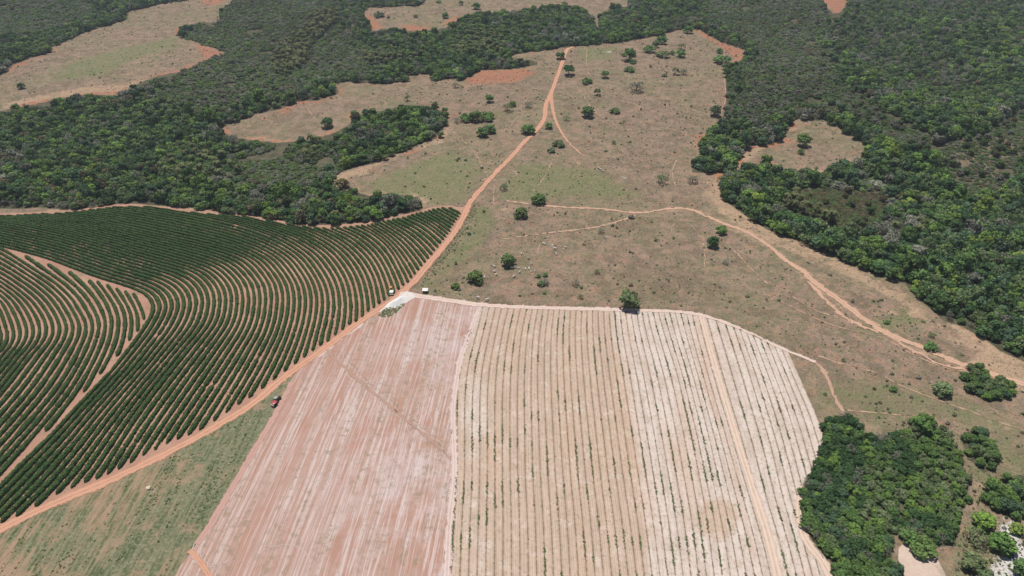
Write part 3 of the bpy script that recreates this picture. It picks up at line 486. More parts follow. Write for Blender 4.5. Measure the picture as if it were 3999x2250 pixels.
def hedge_mesh(runs, seed, wid):
    r = np.random.default_rng(seed); VV, FF, AA = [], [], []; off = 0
    for c in runs:
        L = np.hypot(*np.diff(c, axis=0).T).sum(); n = max(6, int(L / .62)); p = resample(c, n)
        tg = np.gradient(p, axis=0); tg /= np.hypot(tg[:, 0], tg[:, 1])[:, None] + 1e-9; nr = np.stack([-tg[:, 1], tg[:, 0]], 1)
        a = np.linspace(0, math.pi, NSEC); cx = np.cos(a); cz = np.sin(a)
        cx = np.sign(cx) * np.abs(cx) ** .75; cz = cz ** .7
        endt = np.clip(np.minimum(np.arange(n), n - 1 - np.arange(n)) / 2.4, .12, 1) ** .5
        plant = 1 - .5 * (vnoise(np.arange(n) * .62, np.full(n, seed * 41.), 2.6) > .93) + .30 * (vnoise(np.arange(n) * .62, np.full(n, seed * 7.), .9) - .5) + .34 * (vnoise(np.arange(n) * .62, np.full(n, seed * 3.), 7) - .5)
        _q = np.array([np.argmin((wid[0][:, 0] - a_) ** 2 + (wid[0][:, 1] - b_) ** 2) for a_, b_ in p[::6]]); ws = np.interp(np.arange(n), np.arange(0, n, 6), wid[1][_q])
        hw = .94 * endt * plant * ws; hh = 1.55 * endt * plant * (.4 + .6 * ws)
        P = np.zeros((n, NSEC, 3)); J = r.normal(0, .13, (n, NSEC))
        P[:, :, 0] = p[:, 0:1] + nr[:, 0:1] * (hw[:, None] * cx + J); P[:, :, 1] = p[:, 1:2] + nr[:, 1:2] * (hw[:, None] * cx + J)
        z0 = H(p[:, 0], p[:, 1]) + .05
        P[:, :, 2] = z0[:, None] + hh[:, None] * cz + r.normal(0, .16, (n, NSEC)) * np.minimum(1, cz * 2); P[:, (0, -1), 2] = z0[:, None]
        i = (np.arange(n - 1)[:, None] * NSEC + np.arange(NSEC - 1)[None, :]).ravel()
        VV.append(P.reshape(-1, 3)); FF.append(np.stack([i, i + 1, i + NSEC + 1, i + NSEC], 1) + off); AA.append(r.random(n * NSEC) * .6); off += n * NSEC
        q = int(L * 9); ki = r.integers(0, n, q); th_ = r.uniform(.12, 3.02, q); ou = np.stack([nr[ki, 0] * np.cos(th_), nr[ki, 1] * np.cos(th_), np.sin(th_)], 1)
        kf = np.clip(ki + r.uniform(-.5, .5, q), 0, n - 1); bx_ = np.stack([np.interp(kf, np.arange(n), p[:, 0]), np.interp(kf, np.arange(n), p[:, 1])], 1)
        rr = r.uniform(.92, 1.18, q); cc = np.column_stack([bx_[:, 0] + nr[ki, 0] * hw[ki] * np.cos(th_) * rr, bx_[:, 1] + nr[ki, 1] * hw[ki] * np.cos(th_) * rr, z0[ki] + hh[ki] * np.sin(th_) ** .7 * rr])
        LV = leaf_quads(cc, ou + r.normal(0, .5, (q, 3)) + np.array([0, 0, .2]), r.uniform(.12, .30, q), r); VV.append(LV); FF.append(np.arange(4 * q).reshape(-1, 4) + off); AA.append(np.repeat(r.uniform(.2, 1, q), 4)); off += 4 * q
    return np.vstack(VV), np.vstack(FF), np.concatenate(AA)
def ordn(n):
    W = ['first','second','third','fourth','fifth','sixth','seventh','eighth','ninth','tenth','eleventh','twelfth']
    if n <= 12: return W[n - 1]
    return '%d%s' % (n, 'th' if 10 <= n % 100 <= 20 else {1: 'st', 2: 'nd', 3: 'rd'}.get(n % 10, 'th'))
cofout = GP(dense(np.array(COFT + COFR + COFT[:1], float), 15))[:-1]; cofin = GP(dense(np.array(COFI + COFI[:1], float), 15))[:-1]
def build_hedges():
    gg = gguides(CG); gi = gguides(IG); jobs = [(family(gg, i), cofout, i, 0) for i in range(66)] + [(family(gi, i), cofin, i, 1) for i in range(0, 23)]
    for c, poly, i, fam in jobs:
        L = np.hypot(*np.diff(c, axis=0).T).sum(); c = resample(c, int(L / 1.0)); c = resample(chaikin(c[::6], 2), int(L / 1.0))
        m = inside(poly, c[:, 0], c[:, 1])
        px, py, _ = pix(c[:, 0], c[:, 1]); m &= (px > -110) & (py < 2400)
        for _ in range(0):
            g = rng.integers(0, len(c)); m[g:g + rng.integers(1, 3)] = False
        runs = []; k = 0
        while k < len(c):
            if m[k]:
                e = k
                while e < len(c) and m[e]: e += 1
                if e - k > 5: runs.append(c[k:e])
                k = e
            else: k += 1
        if not runs: continue
        runs = [q for q in runs if len(q) > 5]
        if fam == 0 and len(runs) > 1: pass
        nb = family(gi if fam else gg, i + (.5 if i < (21 if fam else 64) else -.5)); cs = c[::4]; dsp, _, _ = near_edge(nb[::3], cs[:, 0].copy(), cs[:, 1].copy(), False)
        V, F, A = hedge_mesh(runs, i + 100 * fam + 1, (cs, np.clip(2 * dsp / 3.5, .6, 1.08)))
        o = mesh_np('coffee_hedge', V, F, M_HEDGE, smooth=False, attrs={'v': ('POINT', A)})
        if fam == 0:
            lab = ('%s coffee hedge of the outer sweep, counting outward from the bare soil wedge' % ordn(i + 1)) if i < 33 else ('%s coffee hedge counting down the dirt road from the field\'s far corner' % ordn(66 - i))
            tag(o, lab, 'hedge', 'coffee hedges of the sweeping outer block')
        else: tag(o, '%s coffee hedge of the inner left block, counting inward from the wedge tip' % ordn(i + 1), 'hedge', 'coffee hedges of the inner left block')
build_hedges()

# ------------------------------------------------------------------ tree meshes (unit width, base at z = 0)
def ico(sub):
    bm = bmesh.new(); bmesh.ops.create_icosphere(bm, subdivisions=sub, radius=1.0); v = np.array([x.co[:] for x in bm.verts]); f = np.array([[q.index for q in p.verts] for p in bm.faces]); bm.free(); return v, f
IV, IF = ico(2)
def crown(seed, hgt=.75, base=.12, ncl=16, per=46, leaf=.052, open_=0.0, flat=1.0):
    """lumpy crown: leaf-clump faces spread over overlapping lobes with a dark inner mass"""
    r = np.random.default_rng(seed); cl = []
    for k in range(ncl):
        a = 2 * math.pi * (k * .618 + r.random() * .25); zz = r.random() ** .8; rad = .34 * math.sqrt(max(0, 1 - (zz * .85) ** 2)) * (.75 + .4 * r.random())
        cl.append((rad * math.cos(a), rad * math.sin(a), base + .16 * hgt + zz * hgt * .62, (.13 + .07 * r.random()) * flat ** .5))
    V = []; A = []
    for x, y, z, q in cl:
        d = r.normal(size=(per, 3)); d[:, 2] = np.abs(d[:, 2]) * 1.1 - .55 * np.abs(r.normal(size=per)) * .6; d /= np.linalg.norm(d, axis=1)[:, None]
        c = np.array([x, y, z]) + d * q * r.uniform(.75, 1.12, (per, 1)) * np.array([1, 1, .8]); nn = d + r.normal(0, .38, (per, 3)) + np.array([0, 0, .25])
        V.append(leaf_quads(c, nn, leaf * r.uniform(.6, 1.3, per), r)); A.append(np.repeat(np.clip(r.normal(.5, .2, per) + r.normal(0, .09), 0, 1), 4))
    V = np.vstack(V); A = np.concatenate(A); F = np.arange(len(V)).reshape(-1, 4); 
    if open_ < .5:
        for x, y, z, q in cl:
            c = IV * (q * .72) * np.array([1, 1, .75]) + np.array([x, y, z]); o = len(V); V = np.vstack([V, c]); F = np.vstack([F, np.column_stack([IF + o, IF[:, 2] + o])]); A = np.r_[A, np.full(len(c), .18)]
    V[:, 2] *= flat
    return V, F, A
def tube(p0, p1, r0, r1, n=6):
    p0 = np.array(p0, float); p1 = np.array(p1, float); d = p1 - p0; d /= np.linalg.norm(d); a = np.cross(d, [.3, .9, .1]); a /= np.linalg.norm(a); b = np.cross(d, a)
    t = np.linspace(0, 2 * math.pi, n, endpoint=False); R = lambda p, r_: p + r_ * (np.cos(t)[:, None] * a + np.sin(t)[:, None] * b); V = np.vstack([R(p0, r0), R(p1, r1)]); i = np.arange(n); j = (i + 1) % n
    return V, np.stack([i, j, j + n, i + n], 1)
def cat(parts):
    V, F, o = [], [], 0
    for v, f in parts: V.append(v); F.append(f + o); o += len(v)
    return np.vstack(V), np.vstack(F)
def trunk(seed, hgt, rad=.028, limbs=6, spread=.30, top=.55):
    r = np.random.default_rng(seed + 77); k = hgt * .42; parts = [tube((0, 0, -.05), (.01, .0, k), rad * 1.35, rad)]
    for i in range(limbs):
        a = i * 2.4 + r.random(); e = (spread * math.cos(a) * r.uniform(.6, 1), spread * math.sin(a) * r.uniform(.6, 1), hgt * r.uniform(top, top + .3)); m = (e[0] * .45, e[1] * .45, k + (e[2] - k) * .6)
        parts += [tube((.01, 0, k * .9), m, rad * .8, rad * .5, 5), tube(m, e, rad * .5, rad * .18, 4)]
        for q in range(2): parts.append(tube(m, (e[0] * r.uniform(.6, 1.3), e[1] * r.uniform(.6, 1.3), e[2] * r.uniform(.8, 1.05)), rad * .35, rad * .1, 4))
    return cat(parts)
def bare(seed):
    r = np.random.default_rng(seed); parts = []
    def grow(p, d, L, rad, dep):
        q = p + d * L; parts.append(tube(p, q, rad, rad * .6, 4))
        if dep == 0: return
        for _ in range(3 if dep > 1 else 4):
            n = d + r.normal(0, .55, 3) + np.array([0, 0, .18]); grow(q, n / np.linalg.norm(n), L * r.uniform(.55, .8), rad * .58, dep - 1)
    grow(np.array([0, 0, -.03]), np.array([0, 0, 1.]), .24, .022, 4); return cat(parts)
def palm(seed):
    r = np.random.default_rng(seed); V, F, A = [], [], []; h = 1.15; tv, tf = tube((0, 0, -.05), (.02, .02, h), .035, .028)
    for i in range(20):
        a = i * 2.399; el = r.uniform(-.5, .95); L = r.uniform(.42, .52); d = np.array([math.cos(a), math.sin(a)]); pts = []
        for k in range(6): s = k / 5; pts.append((d[0] * L * s, d[1] * L * s, h + L * (el * s - .9 * s * s)))
        pts = np.array(pts); sd = np.array([-d[1], d[0], 0]); wdt = np.array([.02, .07, .10, .10, .07, .015]); o = sum(len(x) for x in V)
        V.append(np.vstack([pts + sd * wdt[:, None] - [0, 0, .03], pts, pts - sd * wdt[:, None] - [0, 0, .03]]))
        for k in range(5): F += [[o + k, o + k + 1, o + k + 7, o + k + 6], [o + k + 6, o + k + 7, o + k + 13, o + k + 12]]
        A.append(np.full(18, r.random()))
    return np.vstack(V), np.array(F), np.concatenate(A), tv, tf
def rawmesh(name, V, F, mats, A=None, midx=None):
    o = mesh_np(name, V, F, None, mats=mats, midx=midx, attrs={'v': ('POINT', A)} if A is not None else None); COL.objects.unlink(o); me = o.data; bpy.data.objects.remove(o); return me
CK = []          # crown kinds: (crown mesh, trunk mesh, merged mesh)
def kind(seed, hgt, base, **k):
    th = k.pop('th', hgt + base); V, F, A = crown(seed, hgt, base, **k); tv, tf = trunk(seed, th * k.get('flat', 1.0))
    cm = rawmesh('crown', V, F, [M_LEAF], A); tm = rawmesh('trunk', tv, tf, [M_BARK])
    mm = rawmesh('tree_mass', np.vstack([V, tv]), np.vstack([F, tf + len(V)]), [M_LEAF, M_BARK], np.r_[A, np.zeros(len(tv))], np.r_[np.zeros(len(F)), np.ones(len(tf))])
    CK.append((cm, tm, mm))
for i in range(6): kind(10 + i, .72 + .06 * (i % 3), .04, ncl=15 + i, per=44)         # 0-5 rounded broadleaf
kind(20, .62, .32, ncl=15, per=46)                                                     # 6 high crown on a clear trunk
kind(21, .45, .10, ncl=14, per=44)                                                     # 7 flat low crown
kind(22, .95, .12, ncl=20, per=40)                                                     # 8 tall
kind(23, .70, .10, ncl=20, per=16, leaf=.034, open_=1.0)                               # 9 thin, half bare
kind(24, .66, .30, ncl=9, per=50, leaf=.048)                                           # 10 small lobed crown on a bent stem
kind(25, .80, .02, ncl=22, per=60, leaf=.045)                                          # 11 dense bush down to the ground
kind(26, .60, .02, ncl=12, per=60, leaf=.058)                                          # 12 bush
bv, bf = bare(5); BARE = rawmesh('bare_branches', bv, bf, [M_BARE]); bv2, bf2 = bare(8); BARE2 = rawmesh('bare_branches', bv2, bf2, [M_BARE])
pv, pf, pa, ptv, ptf = palm(3)
PALM = rawmesh('palm_mass', np.vstack([pv, ptv]), np.vstack([pf, ptf + len(pv)]), [M_LEAF, M_BARK], np.r_[pa, np.zeros(len(ptv))], np.r_[np.zeros(len(pf)), np.ones(len(ptf))])
tuv, tuf, tua = crown(40, .55, .0, ncl=6, per=22, leaf=.09); TUFT = rawmesh('tuft', tuv, tuf, [M_LEAF], tua)

GRN = {'mid': (.098, .165, .052), 'dark': (.054, .102, .040), 'fresh': (.140, .225, .056), 'yel': (.17, .235, .05), 'grey': (.185, .19, .145), 'brown': (.145, .125, .070), 'dull': (.122, .165, .072), 'blue': (.078, .132, .070), 'pale': (.16, .20, .10)}
def tree(px, py, wpx, k, tint, label, group=None, name='tree', cat='tree', rz=None, hs=.84, pos=None, wm=None):
    if pos is None: x, y = G(px, py); x = float(x); y = float(y)
    else: x, y = pos
    _, _, d = pix(x, y); wm = wm or 1.14 * wpx * float(d) / FP
    t = empty(name, (x, y, float(H(x, y)) - .05), random.random() * 6.28 if rz is None else rz, wm); t.scale = (wm, wm, wm * hs)
    tag(t, label, cat, group); tc = [c * 1.25 * random.uniform(.9, 1.1) for c in GRN[tint]]
    if k < 0:
        me = BARE if k == -1 else BARE2; o = bpy.data.objects.new('branches', me); COL.objects.link(o); o.parent = t; return t
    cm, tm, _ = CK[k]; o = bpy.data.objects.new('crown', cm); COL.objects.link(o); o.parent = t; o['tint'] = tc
    o2 = bpy.data.objects.new('trunk', tm); COL.objects.link(o2); o2.parent = t; return t
# isolated trees of the pastures: base pixel, crown width in photo pixels, crown kind, tint, label
T = [(85,345,29,1,'dark','lone dark round tree on the upper left pasture'),
(1481,66,36,7,'dull','wide tree on bare red soil of the top middle clearing'),(1517,71,13,12,'dull','tiny bush right of the wide tree on red soil, top clearing'),
(1624,68,17,12,'dull','small bush in the middle of the top clearing'),(1739,71,28,1,'mid','round tree near the lower right rim of the top clearing'),
(1714,11,19,7,'dull','flat tree at the top picture edge above the top clearing'),(1801,19,19,2,'dull','small tree near the picture top, left of the bushier one'),
(1859,36,34,3,'mid','bushy tree at the wood corner near the picture top'),(2205,20,22,7,'dull','small dark tree where the top track leaves the clearing'),
(1779,342,27,9,'grey','grey thinly leaved tree just below the red soil patch'),(1797,312,34,0,'mid','green tree at the wood edge left of the red soil patch'),
(1593,394,24,10,'mid','small lopsided tree above the pasture grove'),(1911,399,31,8,'mid','upright green tree between the red patch and long bushes'),
(1983,434,40,9,'dull','grey green thin tree left of the road fork'),(1280,497,45,2,'dark','lone dark tree on the dry pasture left of the grove'),
(1738,441,24,8,'dull','small tree off the upper right corner of the grove'),(1823,471,50,7,'mid','left tree of the long low clump right of the grove'),
(1858,474,50,2,'mid','middle tree of the long low clump right of the grove'),(1902,467,56,7,'mid','right tree of the long low clump right of the grove'),
(1785,478,26,9,'grey','grey half bare bush at the left end of the long clump'),(1885,531,48,1,'mid','left one of two joined trees below the long clump'),(1913,518,42,4,'mid','right one of two joined trees below the long clump'),
(1722,537,25,8,'dull','small tree beside the lower right edge of the grove'),(1507,624,25,6,'dull','small tree at the sandy lower edge of the grove'),
(1339,732,50,3,'brown','brownish round tree alone on the sandy bank'),(1968,741,32,9,'blue','bluish grey bush right of the dirt road, below the bend'),
(2189,230,38,0,'mid','leaning broad tree touching the road near its far end'),(2221,293,44,6,'dark','dark umbrella shaped tree on a clear trunk beside the road'),
(2292,325,37,7,'mid','rounded low tree right of the dark umbrella tree'),(2362,303,31,6,'mid','small parasol shaped tree on a thin trunk'),
(2334,371,27,10,'dark','small top heavy tree standing clear of its own shadow'),(2456,236,54,2,'mid','largest tree of the cluster high on the pasture'),
(2471,248,25,12,'mid','small bush against the largest tree of the high cluster'),(2536,203,48,7,'mid','broad tree near the wood at the top of the pasture'),
(2560,185,30,2,'dull','bush between the broad tree and the stacked trees'),(2582,172,42,1,'mid','lower one of two stacked trees at the top wood edge'),(2580,140,38,4,'mid','upper one of two stacked trees at the top wood edge'),
(2686,130,37,1,'mid','green tree at the wood edge beside the red bank'),(2660,192,32,9,'dull','tall grey tree above a green tree on the high pasture'),(2658,223,38,3,'mid','green tree directly below the tall grey tree'),
(2587,223,46,7,'dull','wide flat bush left of the small round one'),(2625,214,21,1,'mid','small round bush between the flat bush and green tree'),(2458,279,34,7,'mid','compact low tree below the high cluster'),
(2635,291,30,10,'dull','open tree left of the pale tree on the high pasture'),(2668,291,32,9,'grey','pale grey green tree right of the open tree'),(2595,298,20,7,'dull','tiny flat bush left of the open tree'),
(2400,312,22,-1,'grey','thin leafless sapling right of the parasol tree'),(2484,357,54,9,'grey','large grey half bare tree in the middle of the high pasture'),
(2808,208,26,1,'mid','small tree below the red bank near the right wood'),(2818,247,56,7,'mid','wide low tree touching the right wood below the bank'),(2833,272,34,3,'dull','tree at the wood corner with dark shadow below'),
(2295,456,50,2,'mid','dark round tree right of the road fork'),(2401,440,36,7,'dull','flat bush with a dark base right of the round tree'),(2212,471,27,9,'pale','pale thin bush between the road branches and round tree'),
(2144,501,31,1,'mid','small dark tree in the fork below the two roads'),(2063,521,48,4,'mid','broad tree left of the road below the fork'),(2181,570,42,7,'dull','open spreading bush left of the right road branch'),
(2152,593,30,12,'pale','pale low bush below the open spreading bush'),(2106,602,24,-2,'grey','leafless grey sapling on the striped rough grass'),(2396,562,20,9,'blue','thin bluish sapling alone in mid pasture'),
(2792,451,42,8,'dull','tree on the bare margin of the right wood'),(2582,715,48,9,'dull','grey green tree with white bare limbs in mid pasture'),(2062,419,31,9,'grey','low grey bush left of where the road splits'),
(2002,415,26,4,'mid','small dark tree beside the thin grey tree'),(2704,715,40,9,'grey','grey scrubby bush near the right wood corner'),
(2103,792,50,4,'mid','round green tree above the sandy track'),(2035,847,52,1,'mid','round green tree below the sandy track'),(2782,963,44,8,'dark','dark dense tree left of the sandy track'),
(2815,911,42,3,'mid','ragged tree touching the sandy track'),(2453,1198,72,8,'dull','large shaggy tree standing on the lime road verge'),(2492,1200,13,12,'mid','tiny bush at the foot of the large shaggy tree'),
(2346,909,28,9,'grey','grey round bush above the cattle slope'),(2331,1068,23,9,'blue','small bluish bush alone on the cattle slope'),(2128,1110,30,9,'grey','grey right half of the bush pair below the herd'),
(2112,1113,30,12,'dull','green left half of the bush pair below the herd'),(2248,1113,33,9,'grey','low grey bush right of the bush pair'),(2267,1165,25,9,'dull','dark grey bush above the lime road'),
(2831,1030,24,9,'grey','thin grey sapling below the dark dense tree'),(2102,1082,19,12,'dull','small round bush just above the bush pair'),(2129,1078,21,12,'dull','flat bush above the grey bush of the pair'),
(2466,852,23,12,'grey','pale round bush beside the sandy track bend'),(1984,1036,55,2,'mid','round tree with white cattle at its right side'),(1858,1099,61,1,'mid','big round tree with white calves in its shade'),
(1778,1124,33,12,'mid','small dense tree left of the big round tree'),(3133,570,50,8,'mid','dark tree in the middle of the small right clearing'),(3126,601,27,1,'mid','small tree just below the dark clearing tree'),
(3631,1364,45,12,'mid','compact round bush on the red road verge, right side'),(3461,1263,21,12,'mid','small bush above the red road bend'),(3662,1372,26,9,'grey','grey bush right of the compact round bush'),
(3634,1315,26,9,'mid','thin bush above the compact round bush'),(3678,1536,64,4,'pale','pale bushy tree left of the shrub thicket at right'),(3486,1525,28,12,'mid','low green bush on the slope right of the striped field'),
(3222,1541,14,12,'mid','tiny green bush beside the narrow red track'),(3595,1682,76,8,'mid','tall pointed tree at the upper tip of the lower wood'),(3838,2050,74,4,'yel','light green bushy tree left of the white sand'),
(3902,2140,92,1,'mid','round dark tree standing beside the white sand'),(3965,2075,50,0,'yel','yellowish bush inside the white sand patch'),(3990,2240,80,2,'mid','dark tree at the lower right below the sand'),
(3800,2110,80,9,'dull','thin olive tree left of the round dark one'),(3790,2215,84,3,'dull','olive tree at the bottom left of the white sand'),(3600,2150,90,7,'mid','broad tree just above the small pale field'),
(3545,2110,66,1,'mid','rounded tree left of the broad tree above the pale field'),(3840,2260,66,0,'dull','dull bush at the bottom edge below the sand'),(870,60,20,7,'mid','small tree on the top left pasture near the wood'),
(3215,30,24,1,'dark','small tree standing on the bright red scar at top'),(1832,916,15,12,'blue','low bluish bush on the grassy verge right of the coffee'),(4005,1622,22,12,'mid','small bush at the right picture edge beside sand')]
for a in T: tree(*a[:5], a[5], name='tree' if a[3] not in (12,) else 'bush', cat='tree' if a[3] not in (12,) else 'bush')

# ------------------------------------------------------------------ woods: individuals nearest the camera, the rest as masses
def scatter(poly_g, sp, test=None):
    x0, y0 = poly_g.min(0); x1, y1 = poly_g.max(0); X, Y = np.meshgrid(np.arange(x0, x1, sp), np.arange(y0, y1, sp * .88)); X = X + (np.arange(X.shape[0]) % 2)[:, None] * sp * .5
    x = X.ravel() + rng.uniform(-.38, .38, X.size) * sp; y = Y.ravel() + rng.uniform(-.38, .38, X.size) * sp; m = inside(poly_g, x, y)
    return x[m], y[m]
FINE = [GP(p) for p in ([(2700,-100),(3180,-100),(3260,200),(3330,420),(3260,500),(3180,440),(3060,480),(2900,540),(2850,300),(2920,200),(2780,110)], [(560,300),(700,120),(900,-100),(1350,-100),(1330,120),(1420,170),(1560,200),(1500,300),(1250,330),(1150,380),(900,450),(760,470),(600,420)], [(1000,560),(1300,560),(1400,640),(1280,720),(1100,800),(880,780),(850,650)], [(3180,700),(3500,700),(3560,800),(3400,960),(3200,900)], [(-300,-100),(300,-100),(420,60),(100,150),(-300,300)])]
tintnames = list(GRN)
def wood_points():
    rows = []   # x, y, width, height scale, kind, r,g,b
    gw = gW
    px0, py0 = -260, -150
    x, y = scatter(gw, 4.7); px, py, d = pix(x, y); m = (px > -330) & (px < 4330) & (py > -140); x, y, px, py = x[m], y[m], px[m], py[m]
    m = in_wood2(x, y, 4.5); x, y, px, py = x[m], y[m], px[m], py[m]
    br = np.zeros(len(x)); 
    for c in gB: br = np.maximum(br, softmask(c, x, y, 12))
    fz = np.zeros(len(x))
    for c in FINE: fz = np.maximum(fz, softmask(c, x, y, 18))
    n1 = vnoise(x, y, 60); n2 = vnoise(x + 300, y, 25); n3 = vnoise(x, y + 700, 110)
    far = np.clip((py - 200) / -250, 0, 1)
    for i in range(len(x)):
        q = rng.random(); low = n3[i] < .30 or (1000 < px[i] < 1420 and py[i] < 420 and n1[i] < .6)
        if br[i] > .35 or rng.random() < fz[i]:
            continue
        if br[i] > .9:
            if rng.random() < .25 and not 3050 < px[i] < 3480: continue
            rows.append((x[i], y[i], rng.uniform(2.2, 3.8), .5, 12, *(np.array(GRN['brown' if rng.random() < .75 else 'dull']) * rng.uniform(.75, 1.1)))); continue
        wdt = rng.uniform(4.6, 9.2) * (1 + .25 * (px[i] > 2900 and n3[i] > .45)) * (1 + .25 * (n2[i] - .5)) * (.78 if low else 1.0); k = rng.choice([0, 1, 2, 3, 4, 5, 7, 8, 9, 11], p=[.13, .13, .13, .12, .12, .11, .06, .06, .08, .06])
        if low and rng.random() < .3: k = 9
        gray = n2[i] > .70
        if gray and q < .5: tn = 'grey'; k = 9 if rng.random() < .6 else k
        elif k == 9: tn = 'grey' if q < .5 else 'dull'
        elif q < .03: tn = 'yel'
        elif q < .19: tn = 'fresh'
        elif q < .42: tn = 'dull'
        elif q < .58: tn = 'blue'
        elif q < .78: tn = 'dark'
        elif n1[i] < .32 and q < .86: tn = 'brown'
        else: tn = 'mid'
        if q > .965: k = 13; wdt *= 1.1
        elif q > .945: wdt *= 1.45; tn = 'fresh' if n2[i] > .5 else 'mid'
        rows.append((x[i], y[i], wdt, rng.uniform(.7, 1.45), k, *(np.array(GRN[tn]) * rng.uniform(.75, 1.5))))
    for fc in FINE:
        x, y = scatter(fc, 3.3); px, py, _ = pix(x, y); m = in_wood2(x, y, 2.5) & (px > -200) & (px < 4200) & (py > -90); x, y = x[m], y[m]; nn = vnoise(x, y, 22); n6 = vnoise(x + 70, y, 60)
        for i in range(len(x)):
            if nn[i] < .16 or inside(gB[0], x[i:i+1], y[i:i+1])[0]: continue
            q = rng.random(); tn = 'grey' if q < .22 + .25 * (nn[i] > .6) else 'dull' if q < .62 else 'pale' if q < .74 else 'mid' if q < .86 else 'brown' if q < .93 else 'fresh'
            rows.append((x[i], y[i], rng.uniform(2.8, 5.6) * (1.5 if rng.random() < .05 else 1), rng.uniform(.7, 1.1), rng.choice([0, 2, 3, 9, 12, 7]), *(np.array(GRN[tn]) * rng.uniform(.85, 1.3) * (1 + .3 * (n6[i] - .5)))))
    for bi in range(3):
        x, y = scatter(gB[bi], 2.7); nn = vnoise(x, y, 16); w_ok = in_wood(x, y)
        for i in range(len(x)):
            if not w_ok[i] or (bi == 1 and (nn[i] < .15 or rng.random() < .1)): continue
            q = rng.random(); tn = ('brown' if q < .55 else 'dull' if q < .85 else 'mid') if bi == 0 else ('dull' if q < .45 else 'grey' if q < .7 else 'brown' if q < .8 else 'mid')
            big = rng.random() < (.06 if bi else .02)
            rows.append((x[i], y[i], rng.uniform(5, 7) if big else rng.uniform(2.2, 4.2), .55 if not big else .9, 12 if not big else 2, *(np.array(GRN[tn]) * rng.uniform(.6, 1.05))))
    for gi_, sp, wl_, wh in ((0, 3.0, 3.6, 6.0), (1, 3.7, 3.6, 6.5), (2, 3.7, 4.0, 6.6), (3, 3.2, 3.2, 5.5)):
        x, y = scatter(gSm[gi_], sp); m = np.ones(len(x), bool); px, py, _ = pix(x, y); nn = vnoise(x, y, 14); n6 = vnoise(x + 40, y, 9)
        for i in range(len(x)):
            if px[i] > 4250 or py[i] > 2430: continue
            q = rng.random(); sparse = (gi_ == 0 and px[i] > 3360 and py[i] < 2080 and nn[i] < .72)
            dk = gi_ == 0 and (px[i] < 3370 and py[i] < 2000 or nn[i] > .7)
            tn = 'dark' if dk and q < .6 else ('pale' if q < .15 else 'dull' if q < .6 else 'mid' if q < .85 else 'fresh') if sparse else 'mid' if q < .35 else 'dull' if q < .58 else 'fresh' if q < .70 else 'blue' if q < .82 else 'grey' if n6[i] > .55 else 'mid'
            k = rng.choice([0, 1, 2, 3, 4, 5, 11]) if tn != 'grey' else 9
            rows.append((x[i], y[i], rng.uniform(wl_, wh) * (.84 if sparse else 1), rng.uniform(.75, 1.05), k, *(np.array(GRN[tn]) * rng.uniform(.85, 1.15))))
    return np.array(rows)
R = wood_points()
pxr, pyr, dr = pix(R[:, 0], R[:, 1], H(R[:, 0], R[:, 1]) + R[:, 2] * .5)
vis = (pxr > 5) & (pxr < 3995) & (pyr > 5) & (pyr < 2245)
size = np.where(vis & (R[:, 4] < 12), R[:, 2] / dr, 0); NI = 300 - len(T) + 8
order = np.argsort(-size)[:NI]; ind = np.zeros(len(R), bool); ind[order] = True
SAME = {}
for i in order:
    x, y, wd, hs, k, r_, g_, b_ = R[i]; t = empty('tree', (x, y, float(H(x, y)) - .05), rng.uniform(0, 6.28), 1.0); t.scale = (wd, wd, wd * hs)
    cv = np.array([r_, g_, b_]); tn_ = min(GRN, key=lambda q: np.abs(cv / cv.sum() - np.array(GRN[q]) / sum(GRN[q])).sum()); br_ = cv.sum()
    adj = {'grey': 'greyish thin-leaved', 'brown': 'brownish', 'yel': 'bright yellow-green', 'dull': 'olive', 'pale': 'pale'}.get(tn_, 'light green' if br_ > .33 else 'dark green' if br_ < .20 else 'mid green')
    sz = 'wide' if wd > 7.5 else 'small' if wd < 4.6 else 'medium'
    if inside(gSm[3], np.array([x]), np.array([y]))[0]: ar = 'thicket beside the sandy road'
    elif inside(gSm[2], np.array([x]), np.array([y]))[0]: ar = 'wood patch above the white sand'
    elif inside(gSm[1], np.array([x]), np.array([y]))[0]: ar = 'narrow wood spur at far right'
    elif pyr[i] < 1600: ar = 'hillside wood edge, ' + ('far right' if pxr[i] > 3850 else 'right' if pxr[i] > 3650 else 'middle' if pxr[i] > 3350 else 'left')
    elif pxr[i] < 3370 and pyr[i] < 1800: ar = 'rounded wood tip by striped field'
    else: ar = 'lower right wood, ' + ('top' if pyr[i] < 1780 else 'middle' if pyr[i] < 1950 else 'lower part' if pyr[i] < 2100 else 'bottom') + (' left' if pxr[i] < 3400 else ' centre' if pxr[i] < 3600 else ' right')
    lab = '%s %s tree in the %s' % (sz, adj, ar); SAME.setdefault((sz + ' ' + adj, ar), []).append((pxr[i], t)); gr = 'trees of the ' + ar
    if R[i, 4] == 13: continue
    tag(t, lab, 'tree', gr); cm, tm, _ = CK[int(k)]
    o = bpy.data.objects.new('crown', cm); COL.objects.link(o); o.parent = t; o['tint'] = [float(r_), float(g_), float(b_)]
    o = bpy.data.objects.new('trunk', tm); COL.objects.link(o); o.parent = t

for (q, ar), lst in SAME.items():
    if len(lst) > 1:
        for n_, (_, t) in enumerate(sorted(lst, key=lambda e_: e_[0])): t['label'] = '%s %s tree from the left in the %s' % (ordn(n_ + 1), q, ar)
